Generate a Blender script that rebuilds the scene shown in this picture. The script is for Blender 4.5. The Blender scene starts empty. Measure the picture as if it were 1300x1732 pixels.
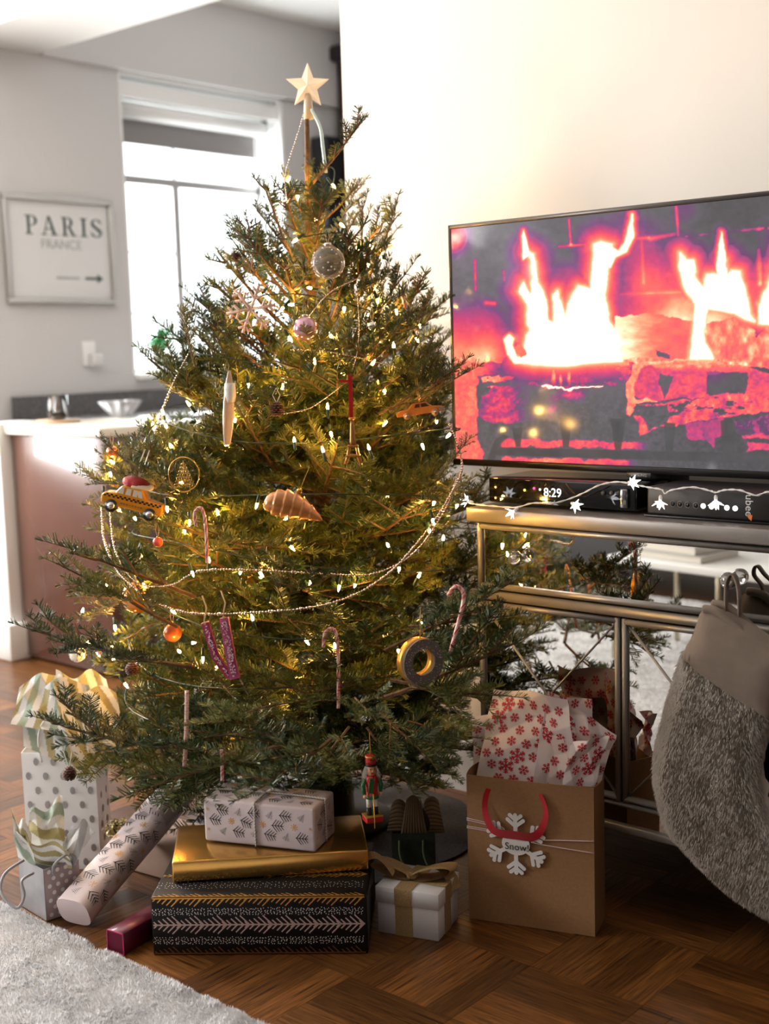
import bpy, bmesh, math, random
import numpy as np
from mathutils import Vector, Matrix

# ------------------------------------------------------------------ camera
C = bpy.context.scene.collection
SC = bpy.context.scene
FPX = 2159.0
CA = np.array([0.7556, 0.6544, -0.0293]); CB = np.array([-0.0612, 0.1150, 0.9915]); CC = np.array([-0.6522, 0.7476, -0.1270])
CC /= np.linalg.norm(CC); CA -= CC * (CA @ CC); CA /= np.linalg.norm(CA); CB = np.cross(CA, -CC) * -1
CB = np.cross(-CC, CA)
H = 1.2
cam = bpy.data.cameras.new('camera'); camo = bpy.data.objects.new('camera', cam); C.objects.link(camo)
m = Matrix.Identity(4)
for i in range(3):
    m[i][0] = CA[i]; m[i][1] = CB[i]; m[i][2] = -CC[i]
m[2][3] = H
camo.matrix_world = m
cam.sensor_fit = 'HORIZONTAL'; cam.sensor_width = 24.0; cam.lens = FPX / 1300 * 24.0
cam.dof.use_dof = True; cam.dof.focus_distance = 2.62; cam.dof.aperture_fstop = 2.4
cam.clip_start = 0.05
SC.camera = camo

# ------------------------------------------------------------------ light, world, exposure
SC.view_settings.view_transform = 'Standard'
SC.view_settings.look = 'None'
SC.view_settings.gamma = 1.0
SC.view_settings.exposure = 0.2
SC.view_settings.use_curve_mapping = False
cy = SC.cycles; cy.max_bounces = 6; cy.diffuse_bounces = 3; cy.adaptive_threshold = .02; cy.glossy_bounces = 4; cy.transmission_bounces = 6; cy.transparent_max_bounces = 8
cy.caustics_reflective = False; cy.caustics_refractive = False
W = bpy.data.worlds.new('sky'); SC.world = W; W.use_nodes = True
W.node_tree.nodes['Background'].inputs[0].default_value = (0.95, 0.98, 1.0, 1)
W.node_tree.nodes['Background'].inputs[1].default_value = 3.0

def area(name, loc, rot, sx, sy, power, col):
    l = bpy.data.lights.new(name, 'AREA'); l.shape = 'RECTANGLE'; l.size = sx; l.size_y = sy
    l.energy = power; l.color = col
    o = bpy.data.objects.new(name, l); o.location = loc; o.rotation_euler = rot; C.objects.link(o)
    return o
R90 = math.pi / 2
# daylight entering through the kitchen window and two assumed, unseen living-room windows (left wall)
area('daylight_unseen_window', (-5.32, 1.70, 1.65), (0, -R90, 0), 1.5, 1.5, 172, (1.0, 0.975, 0.945))
area('daylight_unseen_window', (-5.32, -1.35, 1.65), (0, -R90, 0), 1.5, 1.6, 150, (1.0, 0.975, 0.945))  # unseen window, its power raised as added frontal fill for tree and gifts
area('daylight_kitchen_window', (-5.52, 4.64, 1.75), (0, -R90, 0), 1.2, 1.0, 60, (0.97, 0.98, 1.0))

random.seed(7); rng = np.random.default_rng(7)

# ------------------------------------------------------------------ helpers: picture rays to places
def ray(x, y): return (x - 650) / FPX * CA - (y - 866) / FPX * CB + CC
CO = np.array([0, 0, H])
def onY(x, y, Y): d = ray(x, y); return d * Y / d[1] + CO
def onX(x, y, X): d = ray(x, y); return d * X / d[0] + CO
def F(x, y, z=0.0): d = ray(x, y); return d * (z - H) / d[2] + CO
def dep(x, y, d): return ray(x, y) * d + CO
def px(p):
    q = np.asarray(p, float) - CO
    return 650 + FPX * (q @ CA) / (q @ CC), 866 - FPX * (q @ CB) / (q @ CC)
CAMROT = math.atan2(0.652, 0.748)

# ------------------------------------------------------------------ helpers: materials
MATS = {}
def mat(name, col, rough=0.5, metal=0.0, emit=None, estr=0.0, spec=0.5, noise=None, bump=None, trans=0.0, ior=1.45,
        coat=0.0, sheen=0.0, sss=0.0, alpha=1.0, vcol=None):
    """noise=(scale, amount, detail) mottles the colour; bump=(scale, strength)"""
    if name in MATS: return MATS[name]
    m = bpy.data.materials.new(name); m.use_nodes = True; MATS[name] = m
    nt = m.node_tree; b = nt.nodes['Principled BSDF']
    b.inputs['Base Color'].default_value = (*col, 1); b.inputs['Roughness'].default_value = rough
    b.inputs['Metallic'].default_value = metal; b.inputs['Specular IOR Level'].default_value = spec
    b.inputs['Transmission Weight'].default_value = trans; b.inputs['IOR'].default_value = ior
    b.inputs['Coat Weight'].default_value = coat; b.inputs['Sheen Weight'].default_value = sheen
    b.inputs['Alpha'].default_value = alpha
    if sss: b.inputs['Subsurface Weight'].default_value = sss; b.inputs['Subsurface Radius'].default_value = (.02, .02, .02)
    if emit is not None:
        b.inputs['Emission Color'].default_value = (*emit, 1); b.inputs['Emission Strength'].default_value = estr
    if noise or bump:
        tc = nt.nodes.new('ShaderNodeTexCoord')
    if noise:
        n = nt.nodes.new('ShaderNodeTexNoise'); n.inputs['Scale'].default_value = noise[0]
        n.inputs['Detail'].default_value = noise[2] if len(noise) > 2 else 4
        nt.links.new(tc.outputs['Object'], n.inputs['Vector'])
        r = nt.nodes.new('ShaderNodeValToRGB'); a = noise[1]
        r.color_ramp.elements[0].position = .3; r.color_ramp.elements[1].position = .7
        r.color_ramp.elements[0].color = (*[c * (1 - a) for c in col], 1)
        r.color_ramp.elements[1].color = (*[min(1, c * (1 + a)) for c in col], 1)
        nt.links.new(n.outputs['Fac'], r.inputs['Fac']); nt.links.new(r.outputs['Color'], b.inputs['Base Color'])
    if bump:
        n2 = nt.nodes.new('ShaderNodeTexNoise'); n2.inputs['Scale'].default_value = bump[0]; n2.inputs['Detail'].default_value = 5
        nt.links.new(tc.outputs['Object'], n2.inputs['Vector'])
        bp = nt.nodes.new('ShaderNodeBump'); bp.inputs['Strength'].default_value = bump[1]; bp.inputs['Distance'].default_value = 0.01
        nt.links.new(n2.outputs['Fac'], bp.inputs['Height']); nt.links.new(bp.outputs['Normal'], b.inputs['Normal'])
    if vcol:
        at = nt.nodes.new('ShaderNodeAttribute'); at.attribute_name = vcol
        nt.links.new(at.outputs['Color'], b.inputs['Base Color'])
    return m

# ------------------------------------------------------------------ helpers: meshes
class MB:
    def __init__(s): s.v = []; s.f = []; s.sm = []
    def add(s, vs, fs, smooth=False):
        o = len(s.v); s.v.extend([tuple(map(float, p)) for p in vs])
        for f in fs: s.f.append([o + i for i in f]); s.sm.append(smooth)
        return s
    def box(s, c, d, rz=0.0, M=None):
        x, y, z = [k / 2 for k in d]; pts = []
        for sx, sy, sz in ((-1,-1,-1),(1,-1,-1),(1,1,-1),(-1,1,-1),(-1,-1,1),(1,-1,1),(1,1,1),(-1,1,1)):
            p = np.array([sx*x, sy*y, sz*z])
            if M is not None: p = np.asarray(M) @ p
            elif rz: p = np.array([p[0]*math.cos(rz)-p[1]*math.sin(rz), p[0]*math.sin(rz)+p[1]*math.cos(rz), p[2]])
            pts.append(p + np.asarray(c))
        return s.add(pts, [(3,2,1,0),(4,5,6,7),(0,1,5,4),(1,2,6,5),(2,3,7,6),(3,0,4,7)])
    def rbox(s, c, d, r=.004, M=None, n=2):
        """rounded box"""
        bm = bmesh.new(); bmesh.ops.create_cube(bm, size=1.0)
        for v in bm.verts: v.co = Vector((v.co.x*d[0], v.co.y*d[1], v.co.z*d[2]))
        bmesh.ops.bevel(bm, geom=list(bm.edges), offset=min(r, .49*min(d)), segments=n, affect='EDGES', profile=.5)
        bm.verts.index_update(); pts = []
        for v in bm.verts:
            p = np.array(v.co)
            if M is not None: p = np.asarray(M) @ p
            pts.append(p + np.asarray(c))
        s.add(pts, [[v.index for v in f.verts] for f in bm.faces], True); bm.free(); return s
    def tube(s, pts, r, n=8, caps=True, closed=False, flat=1.0):
        pts = [np.asarray(p, float) for p in pts]; N = len(pts)
        rs = r if hasattr(r, '__len__') else [r]*N
        vs = []; up = np.array([0, 0, 1.0]); prev = None
        for i in range(N):
            a = pts[i-1] if (i > 0 or closed) else pts[i]; b = pts[(i+1) % N] if (i < N-1 or closed) else pts[i]
            t = b - a; L = np.linalg.norm(t); t = t / L if L > 1e-9 else np.array([0, 0, 1.0])
            if prev is None:
                u = up - t*(up@t)
                if np.linalg.norm(u) < .1: u = np.array([1., 0, 0]) - t*t[0]
            else: u = prev - t*(prev@t)
            u /= np.linalg.norm(u) + 1e-12; prev = u; w = np.cross(t, u)
            for k in range(n):
                an = 2*math.pi*k/n
                vs.append(pts[i] + rs[i]*(math.cos(an)*u*flat + math.sin(an)*w))
        fs = []
        for i in range(N if closed else N-1):
            j = (i+1) % N
            for k in range(n):
                k2 = (k+1) % n
                fs.append((i*n+k, i*n+k2, j*n+k2, j*n+k))
        if caps and not closed:
            fs.append(tuple(range(n))[::-1]); fs.append(tuple((N-1)*n+k for k in range(n)))
        return s.add(vs, fs, True)
    def lathe(s, prof, n=16, c=(0,0,0), M=None):
        """prof: (radius, z) from bottom to top"""
        vs = []; c = np.asarray(c, float)
        for r, z in prof:
            for k in range(n):
                a = 2*math.pi*k/n; p = np.array([r*math.cos(a), r*math.sin(a), z])
                if M is not None: p = np.asarray(M) @ p
                vs.append(p + c)
        fs = []
        for i in range(len(prof)-1):
            for k in range(n):
                k2 = (k+1) % n; fs.append((i*n+k, i*n+k2, (i+1)*n+k2, (i+1)*n+k))
        if prof[0][0] > 1e-5: fs.append(tuple(range(n))[::-1])
        if prof[-1][0] > 1e-5: fs.append(tuple((len(prof)-1)*n+k for k in range(n)))
        return s.add(vs, fs, True)
    def ball(s, c, r, n=16, m=10, sc=(1,1,1), M=None):
        prof = [(max(1e-6, math.sin(math.pi*i/m)), -math.cos(math.pi*i/m)) for i in range(m+1)]
        vs = []; fs = []
        for rr, z in prof:
            for k in range(n):
                a = 2*math.pi*k/n; p = np.array([rr*math.cos(a)*sc[0], rr*math.sin(a)*sc[1], z*sc[2]])*r
                if M is not None: p = np.asarray(M) @ p
                vs.append(p + np.asarray(c))
        for i in range(m):
            for k in range(n):
                k2 = (k+1) % n; fs.append((i*n+k, i*n+k2, (i+1)*n+k2, (i+1)*n+k))
        return s.add(vs, fs, True)
    def prism(s, poly, y0, y1, M=None, c=(0,0,0), smooth=False):
        """poly in local (x,z), extruded along y"""
        n = len(poly); vs = []
        for y in (y0, y1):
            for x, z in poly:
                p = np.array([x, y, z]);
                if M is not None: p = np.asarray(M) @ p
                vs.append(p + np.asarray(c))
        fs = [tuple(range(n)), tuple(range(2*n-1, n-1, -1))]
        for k in range(n):
            k2 = (k+1) % n; fs.append((k, n+k, n+k2, k2))
        return s.add(vs, fs, smooth)
    def grid(s, fn, nu, nv, smooth=True):
        vs = [fn(i/nu, j/nv) for j in range(nv+1) for i in range(nu+1)]
        fs = [(j*(nu+1)+i, j*(nu+1)+i+1, (j+1)*(nu+1)+i+1, (j+1)*(nu+1)+i) for j in range(nv) for i in range(nu)]
        return s.add(vs, fs, smooth)
    def build(s, name, material, parent=None, world=False, loc=None):
        me = bpy.data.meshes.new(name)
        v = np.array(s.v, float).reshape(-1, 3)
        if world and parent is not None: v = v - np.array(parent.location)
        if loc is not None: v = v - np.array(loc)
        me.from_pydata(v.tolist(), [], s.f)
        if any(s.sm): me.polygons.foreach_set('use_smooth', s.sm)
        me.update()
        if material is not None: me.materials.append(material)
        o = bpy.data.objects.new(name, me); C.objects.link(o)
        if loc is not None: o.location = loc
        if parent is not None: o.parent = parent
        return o
def colour(o, cols, name='paint'):
    me = o.data; at = me.color_attributes.new(name, 'FLOAT_COLOR', 'POINT')
    c = np.ones((len(me.vertices), 4)); c[:, :3] = np.asarray(cols).reshape(-1, 3); at.data.foreach_set('color', c.ravel())
def thing(name, label, cat, loc=(0,0,0), rz=0.0, group=None):
    o = bpy.data.objects.new(name, None); o.empty_display_size = .05; C.objects.link(o)
    o.location = [float(k) for k in loc]; o.rotation_euler = (0, 0, rz); tag(o, label, cat, group); return o
def tag(o, label, cat, group=None):
    o['label'] = label; o['category'] = cat
    if group: o['group'] = group
    return o
def struct(o, label=None, cat=None):
    o['kind'] = 'structure'
    if label: o['label'] = label
    if cat: o['category'] = cat
    return o
def stuff(o): o['kind'] = 'stuff'; return o
def rotm(ax, a):
    return np.array(Matrix.Rotation(a, 3, ax))
def smooth_path(pts, k=6):
    P = [np.asarray(p, float) for p in pts]; out = []
    for i in range(len(P)-1):
        p0 = P[max(i-1, 0)]; p1 = P[i]; p2 = P[i+1]; p3 = P[min(i+2, len(P)-1)]
        for j in range(k):
            t = j/k
            out.append(.5*((2*p1) + (-p0+p2)*t + (2*p0-5*p1+4*p2-p3)*t*t + (-p0+3*p1-3*p2+p3)*t**3))
    out.append(P[-1]); return out
def text_mesh(body, size, depth=0.0005):
    cu = bpy.data.curves.new('t', 'FONT'); cu.body = body; cu.size = size; cu.extrude = depth; cu.align_x = 'CENTER'; cu.align_y = 'CENTER'; cu.resolution_u = 3
    o = bpy.data.objects.new('t', cu); C.objects.link(o)
    bpy.context.view_layer.update(); dg = bpy.context.evaluated_depsgraph_get()
    me = bpy.data.meshes.new_from_object(o.evaluated_get(dg)); bpy.data.objects.remove(o)
    me.materials.clear(); return me
def put_text(name, body, size, material, parent, M, loc, depth=0.0005):
    """M: 3x3 taking text plane (x right, y up, z to viewer) to the parent's axes"""
    me = text_mesh(body, size, depth); me.materials.append(material)
    v = np.zeros(len(me.vertices)*3); me.vertices.foreach_get('co', v); v = v.reshape(-1, 3) @ np.asarray(M).T + np.asarray(loc)
    me.vertices.foreach_set('co', v.ravel()); me.update()
    o = bpy.data.objects.new(name, me); C.objects.link(o); o.parent = parent; return o
FACE_MY = np.array([[1,0,0],[0,0,-1],[0,1,0]], float)      # a text facing local -Y
def fbm(x, y, sc, seed=0, octv=4):
    """value noise for painting, numpy arrays"""
    out = np.zeros_like(np.asarray(x, float)); amp = .5; r = np.random.default_rng(seed)
    for o in range(octv):
        T = r.random((64, 64)); X = x*sc; Y = y*sc
        xi = np.floor(X).astype(int); yi = np.floor(Y).astype(int); fx = X-xi; fy = Y-yi
        fx = fx*fx*(3-2*fx); fy = fy*fy*(3-2*fy)
        g = lambda a, b: T[a % 64, b % 64]
        out = out + amp*((g(xi,yi)*(1-fx)+g(xi+1,yi)*fx)*(1-fy)+(g(xi,yi+1)*(1-fx)+g(xi+1,yi+1)*fx)*fy)
        amp *= .5; sc *= 2
    return out
def poly_sd(x, y, poly):
    """signed distance, negative inside"""
    P = np.array(poly, float); d = np.full(x.shape, 1e9); ins = np.zeros(x.shape, bool); n = len(P)
    for i in range(n):
        a = P[i]; b = P[(i+1) % n]; e = b-a; wx = x-a[0]; wy = y-a[1]
        t = np.clip((wx*e[0]+wy*e[1])/(e@e+1e-12), 0, 1)
        d = np.minimum(d, (wx-e[0]*t)**2+(wy-e[1]*t)**2)
        c = ((a[1] <= y) & (b[1] > y)) | ((b[1] <= y) & (a[1] > y))
        with np.errstate(divide='ignore', invalid='ignore'):
            xin = a[0]+(y-a[1])*(b[0]-a[0])/(b[1]-a[1]+1e-12)
        ins ^= c & (x < xin)
    return np.where(ins, -np.sqrt(d), np.sqrt(d))
def lin(r, g, b):
    f = lambda c: (c/255/12.92 if c/255 <= .04045 else ((c/255+.055)/1.055)**2.4)
    return (f(r), f(g), f(b))


# ------------------------------------------------------------------ setting: floor of basket-weave parquet
def wood_mat():
    m = bpy.data.materials.new('oak_parquet'); m.use_nodes = True; nt = m.node_tree; b = nt.nodes['Principled BSDF']
    tc = nt.nodes.new('ShaderNodeTexCoord'); oi = nt.nodes.new('ShaderNodeObjectInfo')
    mp = nt.nodes.new('ShaderNodeMapping'); mp.inputs['Scale'].default_value = (3, 60, 3)
    va = nt.nodes.new('ShaderNodeVectorMath'); va.operation = 'ADD'
    sc = nt.nodes.new('ShaderNodeVectorMath'); sc.operation = 'SCALE'; sc.inputs['Scale'].default_value = 1.0
    nt.links.new(oi.outputs['Location'], sc.inputs[0]); nt.links.new(tc.outputs['Object'], mp.inputs['Vector'])
    nt.links.new(mp.outputs['Vector'], va.inputs[0]); nt.links.new(sc.outputs['Vector'], va.inputs[1])
    w = nt.nodes.new('ShaderNodeTexNoise'); w.inputs['Scale'].default_value = 2.2; w.inputs['Detail'].default_value = 6; w.inputs['Distortion'].default_value = 1.2
    nt.links.new(va.outputs['Vector'], w.inputs['Vector'])
    r = nt.nodes.new('ShaderNodeValToRGB'); e = r.color_ramp.elements
    e[0].position = .33; e[0].color = (*lin(62, 36, 16), 1); e[1].position = .66; e[1].color = (*lin(136, 86, 40), 1)
    nt.links.new(w.outputs['Fac'], r.inputs['Fac'])
    mr = nt.nodes.new('ShaderNodeMapRange'); mr.inputs['To Min'].default_value = .42; mr.inputs['To Max'].default_value = 1.15
    nt.links.new(oi.outputs['Random'], mr.inputs['Value'])
    hs = nt.nodes.new('ShaderNodeHueSaturation'); nt.links.new(mr.outputs['Result'], hs.inputs['Value']); nt.links.new(r.outputs['Color'], hs.inputs['Color'])
    nt.links.new(hs.outputs['Color'], b.inputs['Base Color']); b.inputs['Roughness'].default_value = .34; b.inputs['Specular IOR Level'].default_value = .45
    bp = nt.nodes.new('ShaderNodeBump'); bp.inputs['Strength'].default_value = .12; bp.inputs['Distance'].default_value = .004
    nt.links.new(w.outputs['Fac'], bp.inputs['Height']); nt.links.new(bp.outputs['Normal'], b.inputs['Normal'])
    return m
WOOD = wood_mat()
floor = struct(MB().box((-1.6, 1.4, -0.021), (7.6, 9.6, 0.03)).build('floor', mat('subfloor', lin(30, 18, 10), .8)), 'dark brown oak basket-weave parquet floor', 'floor')
SQ = 0.2475; PW = SQ/4
pm = bpy.data.meshes.new('plank')
_b = MB().box((0, 0, 0), (SQ-.0008, PW-.0008, .006)); pm.from_pydata(_b.v, [], _b.f); pm.materials.append(WOOD)
cells = []
for i in range(-16, 12):
    for j in range(-16, 18):
        x = -1.60+SQ*i; y = 1.694+SQ*j
        if not (-5.15 < x < 2.0-SQ and -3.2 < y < 5.9): continue
        u = px((x+SQ/2, y+SQ/2, 0)); dd = (np.array([x, y, 0])-CO) @ CC
        vis = dd > .5 and -60 < u[0] < 1360 and 1090 < u[1] < 1790 and y > 1.2 and not (x > -2.2 and y > 2.45) and x > -4.6
        for k in range(4):
            o = PW*(k+.5)
            cells.append((vis, dd, (x+SQ/2, y+o, 0) if (i+j) % 2 else (x+o, y+SQ/2, 0), 0 if (i+j) % 2 else R90))
vis = [c for c in cells if c[0]]
vis.sort(key=lambda c: c[1]); near = vis[:296]; nearset = set(id(c) for c in near)
far = MB()
for c in cells:
    p = (c[2][0], c[2][1], -.003)
    if id(c) in nearset:
        o = bpy.data.objects.new('plank', pm); C.objects.link(o); o.parent = floor
        o.location = (p[0], p[1], p[2]); o.rotation_euler = (0, 0, c[3]+(math.pi if random.random() < .5 else 0))
    else: far.box(p, (SQ-.0008, PW-.0008, .006), c[3])
stuff(far.build('far_planks', WOOD, floor))

# ------------------------------------------------------------------ setting: walls, ceiling, beam
CREAM = mat('cream_paint', lin(246, 237, 226), .75, bump=(60, .03))
GREY = mat('grey_paint', lin(214, 211, 210), .8, bump=(60, .03))
TAUPE = mat('low_bounce_taupe', lin(112, 104, 98), .8)  # for the unseen side and front walls, darkened to bounce less fill light
WHITE = mat('white_paint', lin(246, 245, 243), .55)
CEIL = mat('ceiling_paint', lin(248, 246, 242), .85)
WY = 2.665; WX = -2.433; KX = -5.2; ZC = 3.01
struct(MB().box(((WX+2.0)/2, WY+.12, ZC/2), (2.0-WX, .24, ZC)).build('wall_back', CREAM), 'cream painted wall behind the television', 'wall')
b = MB().box(((WX+2.0)/2, WY-.008, .07), (2.0-WX, .016, .14)).box(((WX+2.0)/2, WY-.005, .146), (2.0-WX, .010, .012))
struct(b.build('baseboard_back', WHITE), 'white baseboard along the cream wall', 'baseboard')
# the window wall (left) with the kitchen window and two assumed, unseen living-room windows that bring in side light
KW = (4.08, 5.19, 1.10, 2.585)
def wall_with_holes(x0, x1, ya, yb, z0, z1, holes):
    b = MB(); y = ya
    for (h0, h1, a, c) in sorted(holes):
        b.box(((x0+x1)/2, (y+h0)/2, (z0+z1)/2), (x1-x0, h0-y, z1-z0))
        b.box(((x0+x1)/2, (h0+h1)/2, (z0+a)/2), (x1-x0, h1-h0, a-z0)); b.box(((x0+x1)/2, (h0+h1)/2, (c+z1)/2), (x1-x0, h1-h0, z1-c)); y = h1
    b.box(((x0+x1)/2, (y+yb)/2, (z0+z1)/2), (x1-x0, yb-y, z1-z0)); return b
LW = [(-2.15, -.55, .9, 2.4), (.95, 2.45, .9, 2.4)]
struct(wall_with_holes(KX-.3, KX, -3.3, 6.1, 0, ZC, [KW, *LW]).build('wall_left', GREY), 'pale grey wall with the bright kitchen window', 'wall')
struct(MB().box((KX+.012, (3.62+6.0)/2, (2.592+ZC)/2), (.05, 6.0-3.62, ZC-2.592)).build('trim_1', GREY), 'grey soffit strip above the kitchen window', 'soffit')
struct(MB().box((-3.3, 6.0, ZC/2), (4.2, .2, ZC)).build('wall_kitchen', GREY), 'grey far wall of the kitchen', 'wall')
struct(MB().box((2.1, -.3, ZC/2), (.2, 6.2, ZC)).build('wall_right', TAUPE), 'taupe side wall outside the view', 'wall')
struct(MB().box((-1.6, -3.3, ZC/2), (7.4, .2, ZC)).build('wall_front', TAUPE), 'taupe wall behind the viewer', 'wall')
struct(MB().box((-1.3, 4.5, ZC/2), (.2, 3.2, ZC)).build('wall_kitchen_side', GREY), 'grey side wall of the kitchen', 'wall')
struct(MB().box((-1.6, 1.4, ZC+.05), (7.8, 9.8, .1)).build('ceiling', CEIL), 'white painted ceiling', 'ceiling')
by1 = F(57, 21, 2.594)[1]; by2 = 3.605
struct(MB().box(((KX+WX)/2+.0, (by1+by2)/2, (2.594+ZC)/2), (WX-KX-.002, by2-by1, ZC-2.594-.002)).build('trim_2', mat('beam_paint', lin(222, 219, 215), .8)), 'white ceiling beam crossing above the kitchen opening', 'beam')

struct(MB().box((KX+.008, 0.0, .07), (.016, 6.3, .14)).build('baseboard_left', WHITE), 'white baseboard along the grey window wall', 'baseboard')
# kitchen window: casing, muntins, panes, roller shade
FR = mat('window_frame_paint', lin(168, 165, 165), .5)
GX = KX-.2
win = struct(thing('window_1', 'bright kitchen window with thin grey muntins and white casing', 'window', (KX, (KW[0]+KW[1])/2, KW[2])))
b = MB()   # white lining of the opening
b.box((KX-.15, KW[0]-.006, (KW[2]+KW[3])/2), (.304, .012, KW[3]-KW[2])); b.box((KX-.15, KW[1]-.004, (KW[2]+KW[3])/2), (.304, .02, KW[3]-KW[2]))
b.box((KX-.15, (KW[0]+KW[1])/2, KW[3]-.006), (.304, KW[1]-KW[0], .012)); b.build('window_lining', WHITE, win, True)
MB().rbox((KX-.13, (KW[0]+KW[1])/2, KW[2]-.005), (.34, KW[1]-KW[0]+.02, .03), .006).build('window_sill', WHITE, win, True)
def bar(y0, z0, y1, z1, w, nm='muntin', t=.03): 
    if abs(y1-y0) > abs(z1-z0): MB().box((GX, (y0+y1)/2, z0), (t, abs(y1-y0), w)).build(nm, FR, win, True)
    else: MB().box((GX, y0, (z0+z1)/2), (t, w, abs(z1-z0))).build(nm, FR, win, True)
ZT = 2.104; ym = 4.556
bar(KW[0], ZT, KW[1], ZT, .04); bar(ym, KW[2], ym, ZT, .042, t=.034); bar(ym, ZT, ym, KW[3], .012, t=.026)
for zz in (1.735, 1.42): bar(KW[0], zz, ym, zz, .012, t=.02)
bar(KW[0]+.012, KW[2], KW[0]+.012, KW[3], .03, 'window_frame'); bar(KW[1]-.015, KW[2], KW[1]-.015, KW[3], .04, 'window_frame')
bar(KW[0], KW[2]+.015, KW[1], KW[2]+.015, .03, 'window_frame')
def glass_mat():
    m = bpy.data.materials.new('window_glass'); m.use_nodes = True; nt = m.node_tree
    nt.nodes.remove(nt.nodes['Principled BSDF']); out = nt.nodes['Material Output']
    t = nt.nodes.new('ShaderNodeBsdfTransparent'); t.inputs[0].default_value = (.96, .98, .98, 1); g = nt.nodes.new('ShaderNodeBsdfGlossy'); g.inputs['Roughness'].default_value = .02
    f = nt.nodes.new('ShaderNodeMixShader'); f.inputs[0].default_value = .06
    nt.links.new(t.outputs[0], f.inputs[1]); nt.links.new(g.outputs[0], f.inputs[2]); nt.links.new(f.outputs[0], out.inputs[0]); return m
GLASS = glass_mat()
for (y0, y1, z0, z1) in ((KW[0]+.03, ym, KW[2]+.03, 1.42), (KW[0]+.03, ym, 1.42, 1.735), (KW[0]+.03, ym, 1.735, ZT), (ym, KW[1]-.03, KW[2]+.03, ZT), (KW[0]+.03, ym, ZT, KW[3]), (ym, KW[1]-.03, ZT, KW[3])):
    MB().box((GX, (y0+y1)/2, (z0+z1)/2), (.004, y1-y0-.004, z1-z0-.004)).build('pane', GLASS, win, True)
sh = thing('roller_shade', 'white roller shade rolled up at the top of the kitchen window', 'roller shade', (KX-.09, (KW[0]+KW[1])/2, 2.3))
b = MB(); b.tube([(KX-.10, KW[0]+.03, 2.43), (KX-.10, KW[1]-.06, 2.43)], .042, 20); b.build('roll', WHITE, sh, True)
MB().box((KX-.085, (KW[0]+KW[1])/2, 2.515), (.12, KW[1]-KW[0]-.02, .075)).build('valance', WHITE, sh, True)
MB().box((KX-.14, (KW[0]+KW[1])/2-.03, 2.35), (.004, KW[1]-KW[0]-.11, .15)).build('shade_cloth', mat('shade_cloth', lin(150, 146, 146), .9), sh, True)
MB().rbox((KX-.10, KW[1]-.045, 2.45), (.05, .02, .08), .006).build('bracket', mat('bracket_metal', lin(70, 74, 78), .5, .6), sh, True)
for n, (a, b_, z0, z1) in enumerate(LW):
    w = struct(thing('window_%d' % (n+2), 'unseen living-room window assumed for the daylight from the left', 'window', (KX, (a+b_)/2, z0)))
    q = MB(); q.box((KX-.15, (a+b_)/2, z0+.02), (.05, b_-a, .04)); q.box((KX-.15, (a+b_)/2, z1-.02), (.05, b_-a, .04))
    for yy in (a+.02, (a+b_)/2, b_-.02): q.box((KX-.15, yy, (z0+z1)/2), (.05, .04, z1-z0))
    q.build('window_frame', WHITE, w, True)
    for y0_, y1_ in ((a+.04, (a+b_)/2-.02), ((a+b_)/2+.02, b_-.04)): MB().box((KX-.15, (y0_+y1_)/2, (z0+z1)/2), (.004, y1_-y0_, z1-z0-.08)).build('pane', GLASS, w, True)

# ------------------------------------------------------------------ kitchen things
BROWN = mat('brown_lacquer', lin(88, 58, 48), .26, coat=.5, noise=(3, .12))
cab = thing('kitchen_cabinet', 'glossy brown end panel of the kitchen counter with pale top edge', 'cabinet', (-4.14, 3.1, 0))
MB().rbox((-4.14, 3.1, .46), (.60, .5, .90), .004).build('end_panel', BROWN, cab, True)
MB().rbox((-4.14, 3.09, .925), (.62, .53, .035), .006).build('worktop', mat('pale_stone', lin(232, 222, 206), .25), cab, True)
post = thing('half_wall_post', 'white post with a square foot beside the brown cabinet', 'post', (-4.52, 2.86, 0))
MB().rbox((-4.535, 2.9, .475), (.17, .2, .95), .004).build('shaft', WHITE, post, True)
MB().rbox((-4.525, 2.885, .075), (.215, .23, .15), .006).build('plinth', WHITE, post, True)
kc = thing('kitchen_counter', 'dark stone kitchen worktop running under the window', 'counter', (-4.9, 4.44, 0))
MB().rbox((-4.865, 4.44, .905), (.62, 2.2, .035), .005).build('worktop', mat('grey_stone', lin(150, 148, 148), .2, noise=(80, .3)), kc, True)
MB().box((-4.89, 4.44, .445), (.56, 2.16, .885)).build('base', mat('grey_lacquer', lin(96, 92, 92), .5), kc, True)
MB().box((-5.165, 4.44, .975), (.025, 2.2, .105)).build('backsplash', mat('dark_granite', lin(94, 92, 92), .3, noise=(90, .45)), kc, True)
# tall dark cabinet in the far kitchen corner
tc_ = thing('tall_cabinet', 'tall dark brown wooden cabinet in the far kitchen corner', 'cabinet', (-4.85, 5.75, 0))
DK = mat('dark_walnut', lin(74, 54, 54), .45, noise=(8, .2)); 
MB().box((-4.84, 5.735, 1.45), (.62, .26, 2.9)).build('carcass', DK, tc_, True)
MB().rbox((-4.82, 5.715, 2.88), (.70, .33, .09), .02).build('cornice', mat('black_walnut', lin(46, 38, 40), .5), tc_, True)
MB().rbox((-5.0, 5.6, 2.42), (.26, .02, .84), .006).build('door', DK, tc_, True)
MB().rbox((-4.69, 5.6, 2.42), (.28, .02, .84), .006).build('door', DK, tc_, True)
sp = thing('wall_speaker', 'black box on the grey wall right of the kitchen window', 'speaker', (-5.15, 5.5, 1.85))
MB().rbox((-5.12, 5.46, 2.15), (.12, .14, .5), .01).build('cabinet', mat('black_plastic', lin(34, 33, 35), .5), sp, True)
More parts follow.
